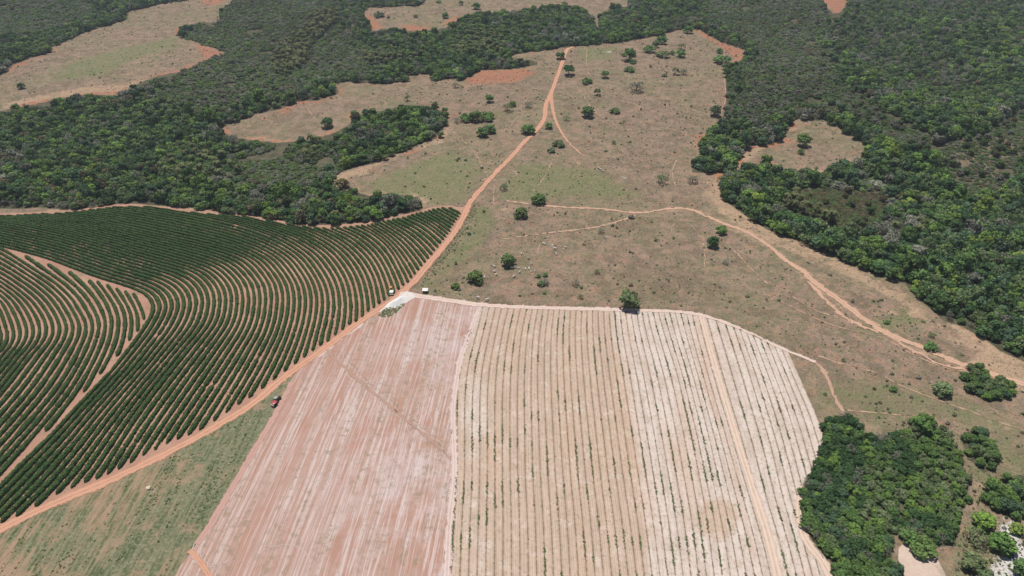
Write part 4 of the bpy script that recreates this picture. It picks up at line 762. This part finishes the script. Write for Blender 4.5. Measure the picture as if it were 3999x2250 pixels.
# prototypes for the masses live in a collection of their own, outside the scene
PC = bpy.data.collections.new('plant_kinds')
for j, me in enumerate([c[2] for c in CK] + [BARE, BARE2, PALM, TUFT]):
    o = bpy.data.objects.new('kind_%02d' % j, me); PC.objects.link(o)
K_BARE, K_PALM, K_TUFT = 13, 15, 16
def instancer():
    g = bpy.data.node_groups.new('plant_scatter', 'GeometryNodeTree'); g.interface.new_socket('Geometry', in_out='INPUT', socket_type='NodeSocketGeometry'); g.interface.new_socket('Geometry', in_out='OUTPUT', socket_type='NodeSocketGeometry')
    N = g.nodes.new; L = g.links.new; i = N('NodeGroupInput'); o = N('NodeGroupOutput'); ip = N('GeometryNodeInstanceOnPoints'); ci = N('GeometryNodeCollectionInfo')
    ci.inputs['Collection'].default_value = PC; ci.inputs['Separate Children'].default_value = True; ci.inputs['Reset Children'].default_value = True
    def na(n, t): a = N('GeometryNodeInputNamedAttribute'); a.data_type = t; a.inputs['Name'].default_value = n; return a.outputs[0]
    ip.inputs['Pick Instance'].default_value = True
    mp = N('GeometryNodeMeshToPoints'); L(i.outputs[0], mp.inputs[0]); L(mp.outputs[0], ip.inputs['Points']); L(ci.outputs[0], ip.inputs['Instance'])
    L(na('kind_index', 'INT'), ip.inputs['Instance Index']); L(na('size', 'FLOAT_VECTOR'), ip.inputs['Scale'])
    cx = N('ShaderNodeCombineXYZ'); L(na('spin', 'FLOAT'), cx.inputs[2]); er = N('FunctionNodeEulerToRotation'); L(cx.outputs[0], er.inputs[0]); L(er.outputs[0], ip.inputs['Rotation'])
    L(ip.outputs[0], o.inputs[0]); return g
GNT = instancer()
def mass(name, rows, label, cat_):
    rows = np.asarray(rows, float); n = len(rows); me = bpy.data.meshes.new(name); me.vertices.add(n)
    me.vertices.foreach_set('co', np.stack([rows[:, 0], rows[:, 1], H(rows[:, 0], rows[:, 1]) - .05], 1).astype(np.float32).ravel())
    a = me.attributes.new('kind_index', 'INT', 'POINT'); a.data.foreach_set('value', rows[:, 4].astype(np.int32))
    a = me.attributes.new('size', 'FLOAT_VECTOR', 'POINT'); a.data.foreach_set('vector', np.stack([rows[:, 2], rows[:, 2], rows[:, 2] * rows[:, 3]], 1).astype(np.float32).ravel())
    a = me.attributes.new('spin', 'FLOAT', 'POINT'); a.data.foreach_set('value', rng.uniform(0, 6.28, n).astype(np.float32))
    a = me.attributes.new('tint', 'FLOAT_VECTOR', 'POINT'); a.data.foreach_set('vector', rows[:, 5:8].astype(np.float32).ravel())
    o = bpy.data.objects.new(name, me); COL.objects.link(o); md = o.modifiers.new('scatter', 'NODES'); md.node_group = GNT
    tag(o, label, cat_, kind='stuff'); return o
rest = R[~ind]; prest = pix(rest[:, 0], rest[:, 1])
left = prest[0] < 2150; low_ = prest[1] > 1500
mass('woodland', rest[left], 'dense mixed green woodland around the upper left pastures', 'woodland')
mass('woodland', rest[~left & ~low_], 'dense dark green woodland on the upper right hillside', 'woodland')
mass('woodland', rest[~left & low_], 'small outer trees of the lower right wood', 'woodland')
# palms
PG = [([(1060,300),(1090,200),(1180,130),(1230,60),(1320,50),(1330,90),(1240,160),(1200,260),(1120,310)], 7.5), ([(620,640),(760,600),(930,640),(950,700),(800,740),(650,710)], 11), ([(1760,190),(1850,130),(1960,150),(1960,200),(1850,225),(1780,220)], 7), ([(1400,230),(1560,210),(1660,230),(1640,260),(1420,265)], 10), ([(3050,790),(3110,770),(3280,850),(3290,890),(3200,880),(3060,820)], 9), ([(3470,800),(3560,780),(3620,900),(3580,980),(3440,880)], 12), ([(1200,560),(1260,560),(1240,660),(1180,640)], 9)]
rows = []
for p, sp in PG:
    x, y = scatter(GP(p), sp)
    for a, b in zip(x, y): rows.append((a, b, rng.uniform(5.5, 8), rng.uniform(.9, 1.25), K_PALM, *(np.array((.10, .115, .05)) * rng.uniform(.7, 1.3))))
mass('palm_grove', rows, 'fan palms rising among the darker woodland trees', 'palms')
# small pasture scrub: specks of bush and tussock scattered over the clearings
def scrub():
    rows = []; reg = [([(560,560),(860,500),(1310,325),(1870,270),(2110,190),(2720,110),(2920,200),(2840,270),(2840,450),(2700,640),(2800,700),(2960,880),(3400,1080),(3700,1270),(4050,1430),(4050,2000),(3850,1850),(3700,1690),(3400,1720),(3240,1610),(3170,1400),(2800,1240),(1880,1185),(1640,1150),(1830,800),(1560,800),(1300,700),(1600,590),(1750,480),(1600,400)], 2.7, .36), (CL1, 3.2, .32), (CL2, 3.2, .32), (CL4, 2.6, .30), ([(3640,1640),(4050,1700),(4050,2300),(3700,2300),(3780,2000),(3900,1850)], 2.6, .5), ([(3700,1690),(3900,1700),(3900,1880),(3860,1960),(3880,2060),(4050,2060),(4050,2300),(3720,2300),(3740,2120),(3800,1960),(3790,1860)], 1.7, .95)]
    roads = [chaikin(GP(chaikin(p, 1)), 1) for p in ([(1569,1145),(1673,1031),(1776,911),(1833,791),(1932,678),(2052,549),(2130,461),(2155,362),(2192,259),(2217,190)], [(2152,372),(2171,476),(2217,554),(2300,623)], [(2000,790),(2492,835),(2631,812),(2766,848),(2958,931),(3129,1055),(3336,1216),(3440,1293),(3673,1390),(3932,1482)], [(1560,1150),(1850,1190),(2700,1221),(2900,1288),(3150,1402),(3230,1470),(3300,1628)])]
    for p, sp, pr in reg:
        g = GP(dense(np.array(p + p[:1], float), 25))[:-1]; x, y = scatter(g, sp); m = ~in_wood(x, y) & ~inside(gSTR, x, y)
        for r_ in roads:
            d, _, _ = near_edge(r_, x, y, False); m &= d > 5
        m &= (rng.random(len(x)) < pr * (.3 + 1.5 * vnoise(x, y, 30))); x, y = x[m], y[m]
        for a, b in zip(x, y):
            tn = rng.choice(['dull', 'grey', 'mid', 'pale', 'brown', 'dark'], p=[.28, .22, .16, .1, .14, .1]); rows.append((a, b, min(3.0, .35 + rng.exponential(.45)), rng.uniform(.5, 1.0), K_TUFT if rng.random() < .90 else 12, *(np.array(GRN[tn]) * rng.uniform(.8, 1.2))))
    mass('scrub', rows, 'low bushes and tussocks dotted over the dry pasture', 'scrub')
scrub()
# weeds along the crop lines of the striped field
def weeds():
    rows = []
    for u in range(0, 50):
        if 39 <= u <= 40: continue
        c = resample(srow(u), 700); ins = inside(gSTR, c[:, 0], c[:, 1]); c = c[ins]; nz = vnoise(np.arange(len(c)), np.full(len(c), u * 137.), 34); base = .25 + .5 * vnoise(np.array([u * 1.]), np.array([3.]), 1.7)[0]
        for k in range(len(c)):
            if rng.random() < np.clip((nz[k] - .45) * 2.6 + base * .55, .10, .95):
                gr = nz[k] > .70; tn = np.array(GRN['dull' if gr and rng.random() < .7 else 'brown' if rng.random() < .6 else 'dull']) * rng.uniform(.6, 1.3)
                rows.append((c[k, 0] + rng.normal(0, .2), c[k, 1], rng.uniform(.35, .85) * (1.3 if gr else .85), rng.uniform(.35, .7), K_TUFT, *tn))
    mass('row_weeds', rows, 'broken lines of weeds and stubble along the striped field rows', 'weeds')
    rows = []
    g = GP(dense(np.array(GRSS + GRSS[:1], float), 25))[:-1]; x, y = scatter(g, 1.05); c, s_ = math.cos(math.radians(3.)), math.sin(math.radians(3.)); xr = c * x - s_ * y; yr = s_ * x + c * y
    st = vnoise(xr * 1.0, yr * .05, 1.6); bg_ = vnoise(x, y, 18); e, _, _ = near_edge(g, x, y); pr = np.clip((st - .42) * 1.6 + (bg_ - .45) * 1.0 - np.clip((-105 - x) / 300, 0, .25) + .08, 0, .85)
    m = (rng.random(len(x)) < pr) & (e > 1.8)
    for a, b in zip(x[m], y[m]): rows.append((a, b, rng.uniform(.5, 1.25), rng.uniform(.25, .55), K_TUFT, *(np.array((.080, .115, .045)) * rng.uniform(.55, 1.25))))
    mass('tall_weeds', rows, 'tufts of tall green weeds over the abandoned rows, lower left', 'weeds')
    # overgrown ditch across the limed field and the weedy bank by the lime heap
    rows = []; c = resample(GP(chaikin([(1292,1366),(1340,1395),(1400,1450),(1450,1505),(1500,1540),(1560,1595),(1620,1645),(1690,1705),(1740,1755),(1765,1790)], 1)), 900)
    for k in range(900):
        if rng.random() < .8: rows.append((c[k, 0] + rng.normal(0, .45 if k < 500 else .2), c[k, 1] + rng.normal(0, .45), rng.uniform(.35, .8), .45, K_TUFT, *(np.array(GRN['grey' if rng.random() < .6 else 'brown']) * rng.uniform(.9, 1.6))))
    c = resample(GP([(755,2120),(790,2160),(830,2215),(860,2260),(880,2310)]), 200)
    for k in range(200): rows.append((c[k, 0] + rng.normal(0, .15), c[k, 1], rng.uniform(.4, .8), .4, K_TUFT, *GRN['grey']))
    mass('ditch_weeds', rows, 'greyish weeds following the ditch across the pink limed field', 'weeds')
    rows = []; x, y = scatter(GP([(1478,1232),(1497,1212),(1520,1198),(1545,1202),(1575,1185),(1590,1180),(1560,1210),(1530,1235),(1500,1240)]), .9)
    for a, b in zip(x, y): rows.append((a, b, rng.uniform(.7, 1.9), .5, K_TUFT, *(np.array(GRN['dull' if rng.random() < .7 else 'brown']) * rng.uniform(.8, 1.5))))
    x, y = scatter(GP([(1845,800),(1870,790),(1830,900),(1760,990),(1700,1070),(1640,1125),(1625,1120),(1690,1040),(1760,950),(1810,870)]), 1.4)
    for a, b in zip(x, y):
        if rng.random() < .6: rows.append((a, b, rng.uniform(.7, 1.7), .5, K_TUFT, *(np.array(GRN['mid' if rng.random() < .6 else 'dull']) * rng.uniform(.9, 1.6))))
    mass('verge_weeds', rows, 'rank green weeds on the bank by the lime heap and road', 'weeds')
weeds()

# ------------------------------------------------------------------ small things
def box(x0, x1, y0, y1, z0, z1, tp=0.0):
    v = np.array([(x0, y0, z0), (x1, y0, z0), (x1, y1, z0), (x0, y1, z0), (x0 + tp, y0 + tp, z1), (x1 - tp, y0 + tp, z1), (x1 - tp, y1 - tp, z1), (x0 + tp, y1 - tp, z1)], float)
    return v, np.array([(0, 3, 2, 1), (4, 5, 6, 7), (0, 1, 5, 4), (1, 2, 6, 5), (2, 3, 7, 6), (3, 0, 4, 7)])
def wheel(x, y, r, wd, n=18):
    V = []; F = []; prof = [(-wd / 2, r * .55), (-wd / 2, r * .92), (-wd * .35, r), (wd * .35, r), (wd / 2, r * .92), (wd / 2, r * .55), (wd * .2, r * .5), (wd * .2, .02), (-wd * .2, .02), (-wd * .2, r * .5)]
    for k in range(n):
        a = 2 * math.pi * k / n
        for px_, pr in prof: V.append((x + px_, y + pr * math.cos(a), r + pr * math.sin(a)))
    m = len(prof)
    for k in range(n):
        for j in range(m): F.append((k * m + j, k * m + (j + 1) % m, ((k + 1) % n) * m + (j + 1) % m, ((k + 1) % n) * m + j))
    return np.array(V), np.array(F)
def part(name, geo, mat, par, bev=0.0, smooth=False):
    v, f = cat(geo) if isinstance(geo, list) else geo; o = mesh_np(name, v, f, mat, par, smooth)
    if bev: b = o.modifiers.new('bevel', 'BEVEL'); b.width = bev; b.segments = 2; b.limit_method = 'ANGLE'
    return o
M_OR = plain('orange_paint', (.62, .25, .05), .4, .5); M_RED = plain('red_paint', (.36, .05, .06), .4, .5); M_TY = plain('tyre_rubber', (.02, .02, .02), .9, .2); M_WH = plain('white_paint', (.75, .74, .70), .5, .4)
M_DK = plain('dark_steel', (.035, .035, .038), .5, .4); M_GY = plain('grey_canopy', (.33, .33, .34), .6, .3); M_WOOD = plain('weathered_post_wood', (.20, .16, .12), .9, .1); M_HIDE = plain('white_hide', (.80, .78, .74), .85, .1, var=.08); M_BAG = plain('cream_woven_bag', (.66, .55, .42), .85, .1); M_LIMEP = plain('lime_powder', (.66, .65, .63), .95, .05, var=.05)
def tractor(px, py, rz, body, roof, label):
    x, y = G(px, py); t = empty('tractor', (float(x), float(y), float(H(x, y)) + .12), rz); tag(t, label, 'tractor')
    part('hood', [box(-.42, .42, .5, 2.2, .85, 1.5, .06)], body, t, .06); part('chassis', [box(-.3, .3, -1.2, 2.1, .5, .86)], M_DK, t, .03)
    for sx in (-1, 1):
        part('wheel', wheel(sx * .86, -.7, .78, .42), M_TY, t); part('wheel', wheel(sx * .72, 1.65, .45, .28), M_TY, t)
        part('fender', [box(sx * .86 - .24, sx * .86 + .24, -1.45, .1, 1.45, 1.58)], body, t, .05)
    part('seat', [box(-.25, .25, -.9, -.45, 1.1, 1.25), box(-.25, .25, -.98, -.88, 1.2, 1.7)], M_DK, t, .03)
    part('canopy', [box(-.8, .8, -1.3, .45, 2.45, 2.57)], roof, t, .05)
    part('canopy_frame', [tube((sx * .65, yy, .9), (sx * .65, yy, 2.47), .035, .035, 6) for sx in (-1, 1) for yy in (-1.15, .35)], M_DK, t)
    part('exhaust', [tube((.25, 1.2, 1.45), (.25, 1.2, 2.3), .04, .04, 8)], M_DK, t); return t
def spreader(px, py, rz, body, label, boom=False):
    x, y = G(px, py); t = empty('spreader', (float(x), float(y), float(H(x, y)) + .12), rz); tag(t, label, 'farm machine')
    v, f = box(-1.15, 1.15, -1.3, 1.3, 1.9, .85, 0.0); v[4:, 0] *= .45; v[4:, 1] *= .7; part('hopper', (v, f[:, ::-1]), body, t, .04)
    part('cover', [box(-1.1, 1.1, -1.25, 1.25, 1.9, 1.98)], M_WH if boom else body, t, .03)
    part('frame', [box(-.4, .4, -1.3, 1.9, .6, .82), box(-.06, .06, 1.9, 2.9, .62, .74)], M_DK, t, .02)
    for sx in (-1, 1): part('wheel', wheel(sx * .95, -.2, .5, .3), M_TY, t)
    if boom: part('boom', [box(-1.5, 1.5, -1.75, -1.45, .9, 1.1)], M_WH, t, .03)
    else: part('tailboard', [box(-1.1, 1.1, -1.55, -1.32, .8, 1.5)], M_WH, t, .03)
    return t
tractor(1528, 1134, math.radians(-3), M_OR, M_OR, 'small orange tractor between the coffee hedges by the lime heap')
spreader(1530, 1149, math.radians(-3), M_WH, 'white spreader towed behind the orange tractor', True)
tractor(1083, 1566, math.radians(-28), M_DK, M_GY, 'dark tractor with a grey canopy at the edge of the weedy field')
spreader(1073, 1583, math.radians(-28), M_RED, 'red spreader towed behind the grey roofed tractor')
def shelter():
    x, y = G(1661, 1142); t = empty('feeder_shelter', (float(x), float(y), float(H(x, y))), math.radians(-2)); tag(t, 'white roofed cattle feeder shelter beside the lime road corner', 'shelter')
    v, f = box(-1.7, 1.7, -1.2, 1.5, 2.0, 2.1); v[[0, 1, 4, 5], 2] -= .25; part('roof', (v, f), M_WH, t, .03)
    for sx in (-1.5, 1.5):
        for yy in (-1.0, 1.3): part('post', [tube((sx, yy, 0), (sx, yy, 1.95 if yy > 0 else 1.75), .07, .07)], M_WOOD, t)
    part('trough', [box(-1.4, 1.4, -.3, .5, .35, .8, -.08), box(-1.2, -1.1, -.2, .4, 0, .35), box(1.1, 1.2, -.2, .4, 0, .35)], M_DK, t, .02)
    part('back_wall', [box(-1.6, 1.6, 1.2, 1.26, .3, 1.9)], M_DK, t)  # wall and trough are coloured dark to give the shade under the roof
shelter()
def bag():
    x, y = G(581, 1912); t = empty('bulk_bag', (float(x), float(y), float(H(x, y)) + .1), math.radians(20)); tag(t, 'cream open bulk bag lying in the weedy field', 'bag')
    part('bag_body', [box(-.75, .75, -.6, .7, 0, .85, .08)], M_BAG, t, .15); part('bag_mouth_shade', [box(-.45, .35, -.68, -.5, .2, .62)], M_DK, t, .05); part('bag_flap', [box(-.85, .85, -.1, .95, .83, 1.0, .12), box(-.5, .3, -1.1, -.62, .02, .12)], M_BAG, t, .06)  # the mouth is a dark block painting the shade inside the opening
bag()
def tubs():
    L = ['leftmost of the four pale tubs in a row on the pasture', 'pale tub, second from the left of the four', 'pale tub touching the second one, third of the four', 'pale tub standing apart at the lower right of the four']
    for (px, py), lb in zip([(2337, 658), (2343, 661.5), (2347, 664.5), (2353, 671)], L):
        x, y = G(px, py); t = empty('tub', (float(x), float(y), float(H(x, y)))); tag(t, lb, 'tub', 'pale tubs on the pasture')
        part('tub_body', [tube((0, 0, 0), (0, 0, .95), .62, .75, 18), tube((0, 0, .95), (0, 0, 1.0), .79, .79, 18)], M_DK, t, smooth=True); n = 18; a = np.linspace(0, 2 * math.pi, n, endpoint=False)
        V = np.vstack([np.stack([.78 * np.cos(a), .78 * np.sin(a), a * 0 + 1.0], 1), np.stack([.5 * np.cos(a), .5 * np.sin(a), a * 0 + 1.12], 1), [[0, 0, 1.16]]]); i = np.arange(n); j = (i + 1) % n
        part('lid', (V, np.vstack([np.stack([i, j, j + n, i + n], 1), np.stack([i + n, j + n, 0 * i + 2 * n, 0 * i + 2 * n], 1)])), M_WH, t)
tubs()
def heap():
    g = GP([(1500,1202),(1512,1188),(1535,1172),(1560,1160),(1585,1154),(1597,1165),(1590,1178),(1572,1188),(1560,1196),(1535,1200),(1515,1205)]); c = g.mean(0)
    x0, y0 = g.min(0) - 1; x1, y1 = g.max(0) + 1; n = 60; X, Y = np.meshgrid(np.linspace(x0, x1, n), np.linspace(y0, y1, n)); x, y = X.ravel(), Y.ravel(); ins = inside(g, x, y); d, bx, by = near_edge(g, x, y)
    h = np.where(ins, np.minimum(1.9, d * .7) * (.15 + 1.3 * vnoise(x, y, 2.6)) + .05 * rng.random(len(x)), 0); i = (np.arange(n - 1)[:, None] * n + np.arange(n - 1)[None, :]).ravel(); F = np.stack([i, i + 1, i + n + 1, i + n], 1); F = F[ins[F].any(1)]
    mv = ~ins; x = np.where(mv, bx, x); y = np.where(mv, by, y); used = np.unique(F); re = np.full(len(x), -1); re[used] = np.arange(len(used))
    o = mesh_np('lime_heap', np.stack([x, y, H(x, y) + .14 + h], 1)[used], re[F], M_LIMEP, smooth=True); tag(o, 'white heap of lime powder at the road corner', 'heap')
heap()
sheet('spilled_lime', [(1488,1212),(1500,1200),(1530,1178),(1556,1158),(1572,1146),(1590,1138),(1610,1144),(1625,1160),(1608,1172),(1590,1182),(1560,1202),(1520,1208),(1490,1218),(1478,1222)], 1.2, .26, soil_material('spilled_lime', (.55, .47, .43), (.62, .57, .54), wamt=.25, weeds=(.50, .33, .25)))
for p, cx in (([(1415,1262),(1380,1290),(1330,1320),(1280,1365),(1240,1395)], 3.5), ([(1700,952),(1722,948),(1738,958),(1725,968),(1708,966)], 1.5)): ribbon('track', p, cx, cx * .5, .17, M_RUT, .5)

# cattle: one skinned body each
def cow_mesh(head_down, seed):
    bm = bmesh.new(); J = [(0, -.75, 1.15), (0, -.2, 1.18), (0, .45, 1.2), (0, .62, 1.28), (0, .95, .95 if head_down else 1.45), (0, 1.3, .35 if head_down else 1.38), (0, -.95, 1.2), (0, -1.02, .6)]
    Rr = [.30, .36, .31, .27, .17, .10, .07, .035]; E = [(0, 1), (1, 2), (2, 3), (3, 4), (4, 5), (0, 6), (6, 7)]
    for sx in (-1, 1):
        for yy, bi in ((-.72, 0), (.45, 2)):
            k = len(J); J += [(sx * .2, yy, .78), (sx * .2, yy + (.06 if bi == 0 else -.03), .42), (sx * .2, yy, .04)]; Rr += [.12, .065, .06]; E += [(bi, k), (k, k + 1), (k + 1, k + 2)]
        k = len(J); hz = .5 if head_down else 1.5; J += [(sx * .2, 1.12, hz + .15 if head_down else 1.5)]; Rr += [.035]; E += [(4, k)]
    k = len(J); J += [(0, .5, 1.55)]; Rr += [.12]; E += [(3, k)]
    vs = [bm.verts.new(j) for j in J]; [bm.edges.new((vs[a], vs[b])) for a, b in E]; me = bpy.data.meshes.new('cow_skeleton'); bm.to_mesh(me); bm.free(); o = bpy.data.objects.new('cow_tmp', me); COL.objects.link(o)
    sm = o.modifiers.new('s', 'SKIN'); sl = me.skin_vertices[0].data
    for i, r_ in enumerate(Rr): sl[i].radius = (r_ * (1 if i > 3 else .85), r_)
    sl[0].use_root = True; ss_ = o.modifiers.new('sub', 'SUBSURF'); ss_.levels = 1; ss_.render_levels = 1
    dg = bpy.context.evaluated_depsgraph_get(); m2 = bpy.data.meshes.new_from_object(o.evaluated_get(dg)); bpy.data.objects.remove(o); m2.materials.clear(); m2.materials.append(M_HIDE); m2.name = 'cow_body'
    for p in m2.polygons: p.use_smooth = True
    return m2
CM = [cow_mesh(True, 1), cow_mesh(False, 2)]
COWS = [(1930,1044,60,1,1,'white cow, topmost of three left of the herd by the two round trees'),(1932,1063,120,1,0,'white cow, middle one of three between the two round trees'),(1937,1076,160,1,0,'white cow, lowest of three between the two round trees'),
(2001,1050,80,1,0,'white cow at the left end of the huddle below the round tree'),(2009,1048,100,1,1,'white cow at the right end of the huddle below the round tree'),(2025,1050,70,.8,0,'white young cow just right of the huddle below the tree'),
(2051,1054,10,1,0,'white cow facing away right of the huddle, left of a similar pair'),(2066,1053,5,1,1,'white cow facing away, right one of the pair on the slope'),(2029,1066,150,1,0,'white cow below the huddle, slightly to its right'),(2006,1084,140,1,0,'white cow standing alone, lowest below the round tree'),
(2074,1063,90,.7,0,'white calf right below the facing away pair'),(2089,1062,100,.75,0,'white calf at the right end of the lower group'),(2126,957,70,1.1,1,'white cow alone at the top left of the upper group'),(2157,962,170,.9,0,'white cow with a dark rear at the top of the upper group'),
(2160,970,200,.8,0,'white calf touching the big cow of the upper group'),(2168,975,95,1.15,0,'biggest white cow in the middle of the upper group'),(2208,969,90,.9,1,'white cow against the green bush at the upper right'),(2201,977,40,.75,0,'white calf just below the cow by the green bush'),
(2171,995,190,1,0,'white cow below the big cow of the upper group'),(2036,994,175,1,1,'white cow facing the viewer right of the round tree'),(2076,1034,110,.9,0,'white cow beside a small bush in mid slope'),(2011,1020,20,.9,0,'white cow at the right flank of the round tree'),
(1881,1090,70,.9,1,'white calf in the shade of the big round tree'),(1892,1086,10,.9,0,'white calf just outside the big tree shade'),(1867,1167,75,1.15,0,'pale cow nearest the lime road, left of two'),(1903,1175,115,1.15,0,'white cow nearest the lime road, right of two')]
for px, py, rz, sc, k, lb in COWS:
    x, y = G(px, py); o = bpy.data.objects.new('cow', CM[k]); COL.objects.link(o); o.location = (float(x), float(y), float(H(x, y))); o.rotation_euler = (0, 0, math.radians(rz)); o.scale = (sc,) * 3; tag(o, lb, 'cow', 'white cattle grazing on the slope')

# wire fences: posts and wires
def fence(pts, sp, label):
    c = chaikin(GP(chaikin(pts, 1)), 1); L = np.hypot(*np.diff(c, axis=0).T).sum(); n = min(100, int(L / sp)); c = resample(c, n); z = H(c[:, 0], c[:, 1]); t = empty('wire_fence', (c[0, 0], c[0, 1], z[0])); tag(t, label, 'fence'); o0 = np.array([c[0, 0], c[0, 1], z[0]])
    pm = None
    for k in range(n):
        if pm is None: v, f = tube((0, 0, -.2), (0, 0, 1.45), .10, .08, 6); po = mesh_np('post', v, f, M_WOOD, t); pm = po.data
        else: po = bpy.data.objects.new('post', pm); COL.objects.link(po); po.parent = t
        po.location = (c[k, 0] - o0[0], c[k, 1] - o0[1], z[k] - o0[2])
    W = []
    for hgt in (.5, .9, 1.3):
        for k in range(n - 1): W.append(tube((c[k, 0] - o0[0], c[k, 1] - o0[1], z[k] - o0[2] + hgt), (c[k + 1, 0] - o0[0], c[k + 1, 1] - o0[1], z[k + 1] - o0[2] + hgt), .012, .012, 3))
    part('wire', W, M_DK, t)
fence([(1598,1140),(1640,1148),(1700,1158),(1850,1180),(2000,1189),(2200,1195),(2400,1200),(2550,1204),(2700,1211),(2810,1240),(2920,1285),(3010,1328),(3100,1368),(3180,1400)], 5.0, 'wire fence on the pasture side of the lime road')
fence([(1598,1138),(1635,1108),(1690,1040),(1745,972),(1795,908),(1835,838),(1855,795)], 4.5, 'wire fence on the pasture side of the dirt road by the coffee')
fence([(-60,828),(100,826),(300,812),(440,797),(530,795),(700,812),(947,834),(1158,868),(1300,878),(1436,866),(1540,845),(1640,818),(1740,798),(1815,800)], 7.5, 'long wire fence along the far edge of the coffee field')

# ------------------------------------------------------------------ haze
def haze():
    v, f = box(-1700, 1700, -300, 2600, -40, HC + 25); zmin = -60.0; v[:4, 2] = zmin
    m = bpy.data.materials.new('haze_air'); m.use_nodes = True; n = m.node_tree.nodes; n.clear(); o = n.new('ShaderNodeOutputMaterial'); p = n.new('ShaderNodeVolumePrincipled')
    p.inputs['Color'].default_value = (.80, .88, 1.0, 1); p.inputs['Density'].default_value = 0.00010; p.inputs['Anisotropy'].default_value = .2; m.node_tree.links.new(p.outputs[0], o.inputs['Volume'])
    ob = mesh_np('haze', v, f, m); tag(ob, kind='stuff'); m.cycles.homogeneous_volume = True if hasattr(m, 'cycles') and hasattr(m.cycles, 'homogeneous_volume') else None
USE_HAZE = True
if USE_HAZE:
    try: haze()
    except TypeError: pass
